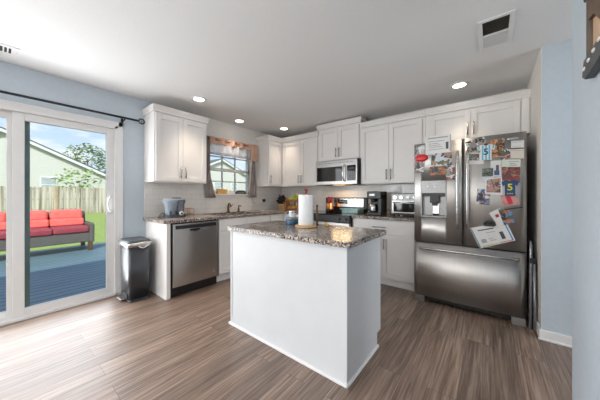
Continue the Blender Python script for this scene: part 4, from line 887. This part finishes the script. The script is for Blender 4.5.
for x, y in ((-3.45, 1.665), (-3.33, 1.665), (-3.33, 1.755), (-3.45, 1.755)): m.cyl((x, y, ZC1), (x, y, ZC1+0.105), 0.004, seg=8)
m.build('legs', copper, ts)

# items on the window sill
sb = thing('sill_box', (-3.57, 2.37, WZ0+0.001), 'orange-yellow box standing on the kitchen window sill', 'box')
m = MB(); m.box(-3.595, -3.54, 2.28, 2.46, WZ0+0.001, WZ0+0.075, 0.004); m.build('body', noisy('orange_yellow_card', (0.72, 0.36, 0.07), (0.78, 0.43, 0.11), 10, 0.5), sb)
m = MB(); m.box(-3.597, -3.538, 2.278, 2.462, WZ0+0.060, WZ0+0.085, 0.003); m.build('lid', noisy('tan_card', (0.62, 0.40, 0.20), (0.66, 0.44, 0.24), 10, 0.5), sb)
rdm = thing('radio', (-3.56, 2.76, WZ0+0.001), 'small dark grey rounded gadget on the window sill beside the right curtain', 'gadget')
m = MB(); m.prism([(2.64, WZ0+0.001), (2.87, WZ0+0.001), (2.88, WZ0+0.03), (2.83, WZ0+0.065), (2.70, WZ0+0.07), (2.65, WZ0+0.04)], 'x', -3.592, -3.535, bev=0.006); m.build('body', jd_m, rdm)
m = MB(); m.box(-3.536, -3.531, 2.69, 2.81, WZ0+0.02, WZ0+0.035, 0.001); m.build('front_bar', nickel, rdm)
fg = thing('figurine', (-3.57, 2.19, WZ0+0.001), 'tiny dark figurine on the left end of the window sill', 'figurine')
m = MB(); m.lathe([(0, 0), (0.022, 0), (0.020, 0.01), (0.010, 0.03), (0.014, 0.05), (0, 0.06)], (-3.57, 2.19, WZ0+0.001), 16); m.build('body', jd_m, fg)
m = MB(); m.ball((-3.57, 2.19, WZ0+0.072), 0.016); m.build('head', trim_m, fg)

# ------------------------------------------------------------------ window curtains
def sheer(name, col, alpha):
    m = mat(name, col, 0.9); t, b = nt(m); b.inputs['Alpha'].default_value = alpha
    b.inputs['Transmission Weight'].default_value = 0.0
    return m
peach_m = noisy('peach_band_fabric', (0.66, 0.36, 0.25), (0.74, 0.46, 0.34), 9, 0.9)
sheer_m = sheer('sheer_grey_voile', (0.72, 0.70, 0.70), 0.6)
taupe_m = noisy('taupe_curtain_fabric', (0.24, 0.20, 0.19), (0.36, 0.31, 0.29), 6, 0.9, stretch=(1, 14, 1))
band_m = noisy('grey_hem_band', (0.40, 0.37, 0.38), (0.46, 0.43, 0.44), 12, 0.9)
RODX = XL + 0.075
cr_ = thing('curtain_rod', (RODX, 2.55, 2.10), 'slim dark curtain rod above the kitchen window', 'curtain rod')
m = MB(); m.cyl((RODX, 2.05, 2.10), (RODX, 3.055, 2.10), 0.008, seg=12); m.build('rod', bronze, cr_)
for y in (2.075, 3.03):
    m = MB(); m.tube([(XL+0.001, y, 2.085), (XL+0.04, y, 2.085), (RODX, y, 2.092)], 0.006, 8); m.build('bracket', bronze, cr_)
def wavy(y0, y1, z0, z1, n, amp, x0, k=24, pinch=None, phase=0.0):
    """a hanging cloth of real thickness: front and back skin"""
    mb = MB(); bm = bmesh.new(); rows = 9; cols = k*2
    def skin(off):
        g = []
        for r in range(rows+1):
            v = r/rows; row = []
            for c in range(cols+1):
                u = c/cols
                a, b = (y0, y1) if pinch is None else pinch(v)
                x = x0 + amp*math.sin(u*n*2*PI + phase)*(0.8+0.2*v) + off
                row.append(bm.verts.new((x, a + (b-a)*u, z1 + (z0-z1)*v)))
            g.append(row)
        for r in range(rows):
            for c in range(cols): f = bm.faces.new((g[r][c], g[r][c+1], g[r+1][c+1], g[r+1][c])); f.smooth = True
        return g
    a = skin(0.0); b = skin(0.003)
    loop = [(0, c) for c in range(cols)] + [(r, cols) for r in range(rows)] + [(rows, c) for c in range(cols, 0, -1)] + [(r, 0) for r in range(rows, 0, -1)]
    for i in range(len(loop)):
        p, q = loop[i], loop[(i+1) % len(loop)]; bm.faces.new((a[p[0]][p[1]], a[q[0]][q[1]], b[q[0]][q[1]], b[p[0]][p[1]]))
    bmesh.ops.recalc_face_normals(bm, faces=bm.faces[:])
    return mb.take(bm)
va = thing('valance', (RODX, 2.55, 1.86), 'sheer grommet valance with a peach top band across the kitchen window', 'curtain')
wavy(2.075, 3.03, 2.035, 2.135, 5, 0.018, RODX+0.002).build('top_band', peach_m, va)
wavy(2.075, 2.90, 1.885, 2.036, 5, 0.016, RODX+0.002).build('sheer_body', sheer_m, va)
wavy(2.075, 2.90, 1.855, 1.886, 5, 0.016, RODX+0.002).build('hem', band_m, va)
wavy(2.90, 3.045, 1.83, 2.138, 1, 0.008, RODX+0.024).build('side_drop', peach_m, va)
for k in range(5):
    y = 2.19+k*0.185; m = MB(); m.tube([(RODX+0.0, y+0.020*math.cos(a), 2.10+0.020*math.sin(a)) for a in [i*PI/8 for i in range(16)]], 0.004, 6, closed=True)
    m.v = [(x+0.022, yy, z) for x, yy, z in m.v]; m.build('grommet', bronze, va)
tl = thing('curtain', (RODX, 2.09, 1.2), 'narrow taupe curtain panel hanging left of the kitchen window', 'curtain', 'taupe curtain panels')
wavy(2.04, 2.13, 1.165, 2.14, 2, 0.012, RODX-0.026, 10, pinch=lambda v: (2.03-0.02*v, 2.10+0.10*max(0, v-0.62)*2.6)).build('cloth', taupe_m, tl)
tr = thing('curtain', (RODX, 3.0, 1.2), 'taupe curtain panel flaring out right of the kitchen window', 'curtain', 'taupe curtain panels')
wavy(2.9, 3.05, 1.165, 1.86, 3, 0.014, RODX-0.022, 12, pinch=lambda v: (2.955-0.075*v, 3.02+0.045*v)).build('cloth', taupe_m, tr)

# ------------------------------------------------------------------ patio curtain rod
navy = noisy('dark_iron', (0.012, 0.018, 0.026), (0.02, 0.027, 0.036), 30, 0.4, 0.4)
pr = thing('curtain_rod', (-3.42, 0.1, 2.127), 'long dark metal curtain rod above the sliding patio door', 'curtain rod')
m = MB(); m.cyl((-3.42, -0.98, 2.127), (-3.42, 1.085, 2.127), 0.0125, seg=14); m.build('rod', navy, pr)
for s, y in ((-1, -1.02), (1, 1.125)):
    m = MB(); m.tube([(-3.42 + 0.0, y + 0.030*math.cos(a), 2.127 + 0.030*math.sin(a)) for a in [i*PI/10 for i in range(20)]], 0.008, 8, closed=True)
    fn_ = m.build('finial', navy, pr)
    m = MB(); m.ball((-3.42, y, 2.127), 0.017, sc=(0.6, 1, 1)); m.build('finial_centre', noisy('grey_glass_bead', (0.25, 0.28, 0.30), (0.32, 0.35, 0.37), 10, 0.2), fn_)
for y in (-0.85, 0.95):
    m = MB(); m.box(XL+0.0005, XL+0.008, y-0.012, y+0.012, 2.075, 2.14, 0.002); m.tube([(XL+0.006, y, 2.10), (-3.47, y, 2.10), (-3.42, y, 2.112)], 0.007, 8); m.build('bracket', navy, pr)

# ------------------------------------------------------------------ trash can
tcn = thing('trash_can', (-3.29, 1.04, 0), 'black step trash can with a stainless lid rim beside the patio door', 'trash can')
def loft(mb, a, b, za, zb, m=0):
    bm = bmesh.new(); A = [bm.verts.new((x, y, za)) for x, y in a]; B = [bm.verts.new((x, y, zb)) for x, y in b]; n = len(a)
    bm.faces.new(A[::-1]); bm.faces.new(B)
    for i in range(n): f = bm.faces.new((A[i], A[(i+1) % n], B[(i+1) % n], B[i])); f.smooth = True
    bmesh.ops.recalc_face_normals(bm, faces=bm.faces[:]); return mb.take(bm, m)
TX0, TX1, TY0, TY1 = -3.465, -3.145, 0.905, 1.135
can_m = noisy('charcoal_can', (0.018, 0.022, 0.030), (0.026, 0.030, 0.038), 20, 0.30, spec=1.0)
m = MB(); loft(m, rrect(TX0+0.02, TX1-0.008, TY0+0.012, TY1-0.012, 0.03), rrect(TX0, TX1, TY0, TY1, 0.035), 0.02, 0.620); loft(m, rrect(TX0+0.015, TX1-0.003, TY0+0.007, TY1-0.007, 0.03), rrect(TX0+0.015, TX1-0.003, TY0+0.007, TY1-0.007, 0.03), 0.0, 0.022); m.build('bin', can_m, tcn)
m = MB(); loft(m, rrect(TX0-0.006, TX1+0.010, TY0-0.010, TY1+0.006, 0.04), rrect(TX0-0.010, TX1+0.014, TY0-0.014, TY1+0.008, 0.04), 0.612, 0.664); rimo = m.build('lid_rim', steel_lt, tcn)
m = MB(); loft(m, rrect(TX0-0.010, TX1+0.013, TY0-0.013, TY1+0.008, 0.04), rrect(TX0+0.0, TX1-0.004, TY0+0.004, TY1-0.004, 0.04), 0.664, 0.686); m.build('lid', noisy('slate_lid', (0.05, 0.062, 0.075), (0.065, 0.078, 0.09), 20, 0.4), tcn)
m = MB(); m.box(TX0+0.10, TX1-0.09, TY0-0.052, TY0+0.015, 0.022, 0.034, 0.004); m.build('pedal', steel_lt, tcn)
m = MB(); m.box(TX0+0.06, TX1-0.06, TY0+0.003, TY0+0.02, 0.01, 0.085, 0.004); m.build('pedal_recess', gap_m, tcn)
m = MB(); m.tube([(TX1+0.004, 1.0, 0.63), (TX1+0.014, 1.02, 0.606), (TX1+0.012, 1.05, 0.596), (TX1+0.014, 1.08, 0.612), (TX1+0.008, 1.11, 0.63)], 0.006, 8); m.build('bag_edge', paper_m, tcn)

# ------------------------------------------------------------------ ceiling fittings
glow = emis('led_lens', (1.0, 0.93, 0.84), 9.0)
def can_light(x, y, label, e=9):
    t = thing('recessed_light', (x, y, H-0.008), label, 'ceiling light', 'recessed ceiling lights')
    m = MB(); m.lathe([(0.062, -0.001), (0.085, -0.004), (0.090, -0.001), (0.090, 0.006), (0.062, 0.006)], (x, y, H-0.0065), 36); m.build('trim_ring', trim_m, t)
    m = MB(); m.lathe([(0.0, 0), (0.064, 0), (0.064, 0.003), (0, 0.003)], (x, y, H-0.0052), 32); m.build('lens', glow, t)
    l = lamp('recessed_or_fill_beam', 'SPOT', (x, y, H-0.02), (0, 0, 0), e, (1.0, 0.83, 0.66), spot_size=math.radians(84), spot_blend=1.0, shadow_soft_size=0.06)
    l.parent = t; l.location = (0, 0, -0.015)
    return t
can_light(-2.93, 1.61, 'round recessed ceiling light in front of the left wall cabinet', 36)
can_light(-3.26, 2.50, 'round recessed ceiling light above the kitchen window', 26)
can_light(-2.99, 3.30, 'round recessed ceiling light near the back left corner', 16)
can_light(-0.27, 3.22, 'round recessed ceiling light above the refrigerator', 24)
lamp('recessed_or_fill_beam', 'SPOT', (-1.60, 0.45, H-0.035), (0, 0, 0), 12, (1.0, 0.83, 0.66), spot_size=math.radians(84), spot_blend=1.0, shadow_soft_size=0.06)  # added spot out of view, brightens the floor before the island, no fixture
lamp('recessed_or_fill_beam', 'SPOT', (-0.27, 1.05, H-0.035), (0, 0, 0), 10, (1.0, 0.83, 0.66), spot_size=math.radians(84), spot_blend=1.0, shadow_soft_size=0.06)  # second added spot without fixture, beside the island
vt = thing('ceiling_vent', (0.032, 2.35, H-0.02), 'white framed rectangular ceiling vent above the refrigerator area', 'vent')
vx0, vx1, vy0, vy1 = -0.072, 0.135, 2.135, 2.565
m = MB(); fw = 0.028
m.box(vx0, vx0+fw, vy0, vy1, H-0.010, H-0.0005, 0.003); m.box(vx1-fw, vx1, vy0, vy1, H-0.010, H-0.0005, 0.003); m.box(vx0+fw, vx1-fw, vy0, vy0+fw, H-0.010, H-0.0005, 0.003); m.box(vx0+fw, vx1-fw, vy1-fw, vy1, H-0.010, H-0.0005, 0.003)
m.box(vx0+fw, vx1-fw, 2.345, 2.362, H-0.010, H-0.0005, 0.002); m.build('frame', trim_m, vt)
m = MB(); m.box(vx0+fw, vx1-fw, vy0+fw, vy1-fw, H-0.0012, H-0.0004); m.build('duct_opening', noisy('duct_brown', (0.05, 0.045, 0.035), (0.07, 0.06, 0.05), 10), vt)
sl_m = noisy('vent_blade_paint', (0.60, 0.60, 0.60), (0.64, 0.64, 0.64), 12, 0.5)
for k in range(12):
    y = 2.372 + k*0.0137
    m = MB(); m.prism([(y, H-0.0015), (y+0.0015, H-0.0015), (y+0.0135, H-0.0085), (y+0.012, H-0.0085)], 'x', vx0+fw, vx1-fw); m.build('blade', sl_m, vt)
for k in range(7):
    y = 2.180 + k*0.024
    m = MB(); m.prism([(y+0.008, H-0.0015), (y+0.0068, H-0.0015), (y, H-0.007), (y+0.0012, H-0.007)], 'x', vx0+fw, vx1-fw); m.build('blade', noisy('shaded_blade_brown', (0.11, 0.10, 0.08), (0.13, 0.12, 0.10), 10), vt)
v2 = thing('ceiling_vent', (-3.22, -0.06, H-0.02), 'small slotted ceiling vent above the patio door', 'vent')
m = MB(); m.box(-3.30, -3.12, -0.25, 0.125, H-0.007, H-0.0005, 0.003); m.build('plate', trim_m, v2)
for k in range(13):
    y = -0.22 + k*0.0235
    m = MB(); m.box(-3.262, -3.158, y, y+0.014, H-0.0085, H-0.0062); m.build('slot', gap_m, v2)
m = MB(); m.cyl((-3.21, 0.108, H-0.0085), (-3.21, 0.108, H-0.006), 0.004, seg=10); m.build('screw', nickel, v2)

# ------------------------------------------------------------------ wall hanging, top right
HY = -0.225; HZ = -0.055      # place along the wall
wh = thing('wall_hanging', (0.33, 1.42, 1.78), 'brown wooden frame hanging with a tan panel high on the near right wall', 'wall decoration')
frame_m = noisy('weathered_brown_frame', (0.10, 0.075, 0.055), (0.15, 0.115, 0.085), 8, 0.6)
tan_m = noisy('tan_pine_panel', (0.55, 0.36, 0.23), (0.63, 0.43, 0.29), 4, 0.6, stretch=(1, 8, 1))
hx1, hx0 = 0.344, 0.322
def hp(poly): return [(y+HY, z+HZ) for y, z in poly]
m = MB(); m.box(hx0+0.010, hx1-0.003, 1.36+HY, 1.775+HY, 1.83+HZ, 2.42, 0.002); m.build('panel', tan_m, wh)
for ya in (1.745, 1.33):
    m = MB(); m.box(hx0, hx1, ya+HY, ya+0.045+HY, 1.80+HZ, 2.43, 0.003); m.build('frame_rail', frame_m, wh)
m = MB(); m.prism(hp([(1.745, 1.98), (1.745, 2.07), (1.66, 2.04), (1.55, 1.95), (1.44, 1.96), (1.375, 2.02), (1.375, 1.95), (1.46, 1.88), (1.58, 1.88), (1.68, 1.97)]), 'x', hx0-0.004, hx0+0.010, bev=0.001); m.build('curved_brace', wood_dk, wh)
m = MB(); m.prism(hp([(1.745, 2.03), (1.71, 2.15), (1.68, 2.43), (1.63, 2.43), (1.665, 2.14), (1.71, 2.00)]), 'x', hx0-0.003, hx0+0.010, bev=0.001); m.build('curved_brace', frame_m, wh)
m = MB(); m.prism(hp([(1.785, 2.16), (1.825, 2.10), (1.83, 2.14), (1.785, 2.28)]), 'x', hx0, hx1-0.004, bev=0.001); m.build('finial', frame_m, wh)
m = MB(); m.prism(hp([(1.81, 1.768), (1.785, 1.83), (1.60, 1.84), (1.33, 1.86), (1.33, 1.79), (1.77, 1.745)]), 'x', hx0-0.008, hx1-0.002, bev=0.002); rl = m.build('lower_rail', noisy('slate_black_iron', (0.03, 0.034, 0.04), (0.05, 0.055, 0.06), 15, 0.4), wh)
for k in range(5):
    y = 1.775 + HY - k*0.06; m = MB(); m.ball((hx0-0.009, y, 1.792+HZ+k*0.012), 0.009, sc=(0.5, 1.7, 0.9)); m.build('white_bead', trim_m, rl)

# ------------------------------------------------------------------ outdoors
struct(MB().box(-90, XL-0.16, -60, 80, -0.25, -0.17).build('lawn', grass_m, origin=(0, 0, 0)))
struct(MB().box(-7.86, XL-0.155, -6, 3.2, -0.16, -0.05).build('deck', deck_m, origin=(0, 0, 0)))
struct(MB().box(-8.02, -7.86, -6, 3.2, -0.16, -0.045, 0.005).build('deck_edge', kerb_m, origin=(0, 0, 0)))
# wicker sofa
sf = thing('outdoor_sofa', (-7.45, 0.33, -0.05), 'wicker outdoor sofa with coral red cushions on the deck outside', 'sofa')
sy0, sy1, sz = -0.535, 1.40, -0.05
m = MB(); m.box(-7.98, -7.17, sy0+0.02, sy1-0.02, sz+0.20, sz+0.42, 0.02); m.build('seat_base', wicker_m, sf)
m = MB(); m.prism([(-8.02, sz+0.20), (-7.90, sz+0.20), (-8.0, sz+0.86), (-8.09, sz+0.86)], 'y', sy0+0.02, sy1-0.02, bev=0.015); m.build('backrest', wicker_m, sf)
for y in (sy0, sy1-0.09):
    m = MB(); m.box(-8.0, -7.13, y, y+0.09, sz+0.18, sz+0.62, 0.03, seg=3); m.build('armrest', wicker_m, sf)
for y in (sy0+0.03, sy1-0.11):
    for x in (-7.98, -7.23):
        m = MB(); m.box(x, x+0.08, y, y+0.08, sz, sz+0.20, 0.01); m.build('leg', wood_dk, sf)
cw = (sy1-sy0-0.18)/3
for k in range(3):
    a = sy0+0.09+k*cw
    c = MB(); c.box(-7.86, -7.14, a+0.004, a+cw-0.004, sz+0.42, sz+0.55, 0.035, seg=3)
    tag(c.build('seat_cushion', maroon_m), 'maroon seat cushion at the ' + ('left end', 'middle', 'right end')[k] + ' of the wicker sofa outside', 'cushion', 'seat cushions of the outdoor sofa')
    c = MB()
    def lean(p): return (p[0] - 0.22*(p[2]-sz-0.55), p[1], p[2])
    c.box(-7.88, -7.62, a+0.005, a+cw-0.005, sz+0.55, sz+0.72, 0.045, seg=4, fn=lean); c.box(-7.88, -7.67, a+0.012, a+cw-0.012, sz+0.69, sz+0.92, 0.07, seg=4, fn=lean)
    tag(c.build('back_cushion', coral_m), 'coral red back cushion at the ' + ('left end', 'middle', 'right end')[k] + ' of the wicker sofa outside', 'cushion', 'back cushions of the outdoor sofa')
# fence
fe = thing('fence', (-24, 8, -0.17), 'weathered wooden picket privacy fence along the far side of the lawn', 'fence')
m = MB(); y = -14.0
while y < 34:
    h = 1.80 + random.uniform(-0.025, 0.025); o = random.uniform(0, 0.03); m.box(-24.02+o, -24.0+o, y, y+0.20, -0.16, h); y += 0.235
m.build('pickets', picket_m, fe)
m = MB()
for z in (0.2, 0.9, 1.6): m.box(-24.07, -24.02, -14, 34, z, z+0.09)
m.build('rails', picket_m, fe)
for k in range(11):
    y = -9.6+k*4.05; m = MB(); m.box(-23.995, -23.90, y, y+0.13, -0.17, 1.88, 0.01); m.build('post', fence_post_m, fe)
# houses
def house(name, xf, yc, half, apex, eave, depth, label, wins, m_wall=siding_m):
    t = thing(name, (xf, yc, -0.17), label, 'house')
    m = MB(); m.prism([(yc-half, -0.17), (yc+half, -0.17), (yc+half, eave), (yc, apex), (yc-half, eave)], 'x', xf-depth, xf); m.build('walls', m_wall, t)
    sl = (apex-eave)/half; ov = 0.35
    for s in (-1, 1):
        m = MB(); m.prism([(yc, apex+0.02), (yc+s*(half+ov), eave-sl*ov+0.02), (yc+s*(half+ov), eave-sl*ov+0.20), (yc, apex+0.20)], 'x', xf-depth, xf+0.30); m.build('roof', roof_m, t)
        m = MB(); m.prism([(yc, apex-0.16), (yc+s*(half+ov), eave-sl*ov-0.16), (yc+s*(half+ov), eave-sl*ov+0.07), (yc, apex+0.07)], 'x', xf+0.301, xf+0.33); m.build('fascia', trim_m, t)
    for (a, b, c, d) in wins:
        m = MB(); m.box(xf, xf+0.05, a-0.08, b+0.08, c-0.08, d+0.08, 0.01); w = m.build('window', trim_m, t)
        m = MB(); m.box(xf+0.05, xf+0.06, a, b, c, d); m.box(xf+0.06, xf+0.07, a, b, (c+d)/2-0.03, (c+d)/2+0.03, m=1); m.build('pane', [ext_win_m, trim_m], w)
    return t
house('house', -30, 0.2, 6.6, 6.35, 3.15, 10, 'cream-sided house with a wide grey gable beyond the fence, seen through the patio door', [(2.35, 3.25, 1.5, 2.75)])
house('house', -28, 18.55, 4.3, 5.95, 4.05, 12, 'cream gabled house seen through the kitchen window', [(16.3, 17.0, 2.1, 2.9), (17.5, 18.5, 2.2, 2.9), (20.2, 21.0, 2.0, 2.9)])
# trees
def tree(name, base, h, crown_c, crown_r, n, lm, label, ls, trunk_r=0.1, squash=(1, 1, 1)):
    t = thing(name, base, label, 'tree')
    m = MB(); b = Vector(base); c = Vector(crown_c)
    m.tube([b, b + (c-b)*0.5 + Vector((0, 0.1, 0)), c], [trunk_r, trunk_r*0.7, trunk_r*0.3], 8)
    for k in range(9):
        d = Vector((random.uniform(-1, 1), random.uniform(-1, 1), random.uniform(-0.2, 1))).normalized()*crown_r*0.8
        s = b + (c-b)*random.uniform(0.6, 0.98); m.tube([s, s + Vector((d.x*squash[0], d.y*squash[1], d.z*squash[2]))], [trunk_r*0.3, trunk_r*0.08], 6)
    m.build('trunk', bark_m, t)
    bm = bmesh.new()
    for k in range(n):
        d = Vector((random.gauss(0, 1), random.gauss(0, 1), random.gauss(0, 1))).normalized()*crown_r*random.uniform(0.3, 1.0)**0.6
        if mnoise.noise(d*1.3/crown_r*2.0 + c) < -0.12: continue
        p = c + Vector((d.x*squash[0], d.y*squash[1], d.z*squash[2])); s = ls*random.uniform(0.6, 1.3)
        R = Matrix.Rotation(random.uniform(0, 6.28), 3, 'Z') @ Matrix.Rotation(random.uniform(0, 3.14), 3, 'X')
        vs = [bm.verts.new(p + R @ Vector(q)) for q in ((-s, 0, 0), (0, -s*0.5, 0.1*s), (s, 0, 0), (0, s*0.5, 0.1*s))]; bm.faces.new(vs)
    L = MB(); L.take(bm); L.build('leaves', lm, t)
    return t
tree('tree', (-45, 8.0, -0.17), 8, (-45, 8.0, 6.3), 2.9, 1500, leaf_m, 'airy green tree rising behind the roof of the cream-sided house', 0.20, 0.16, (1, 1, 0.85))
tree('sapling', (-26.5, 4.2, -0.17), 3.5, (-26.5, 4.2, 2.45), 1.25, 380, leaf2_m, 'young bright green tree between the fence and the cream-sided house', 0.15, 0.05, (1, 1.25, 0.85))

for o in list(bpy.data.objects):
    if '_o' in o: del o['_o']
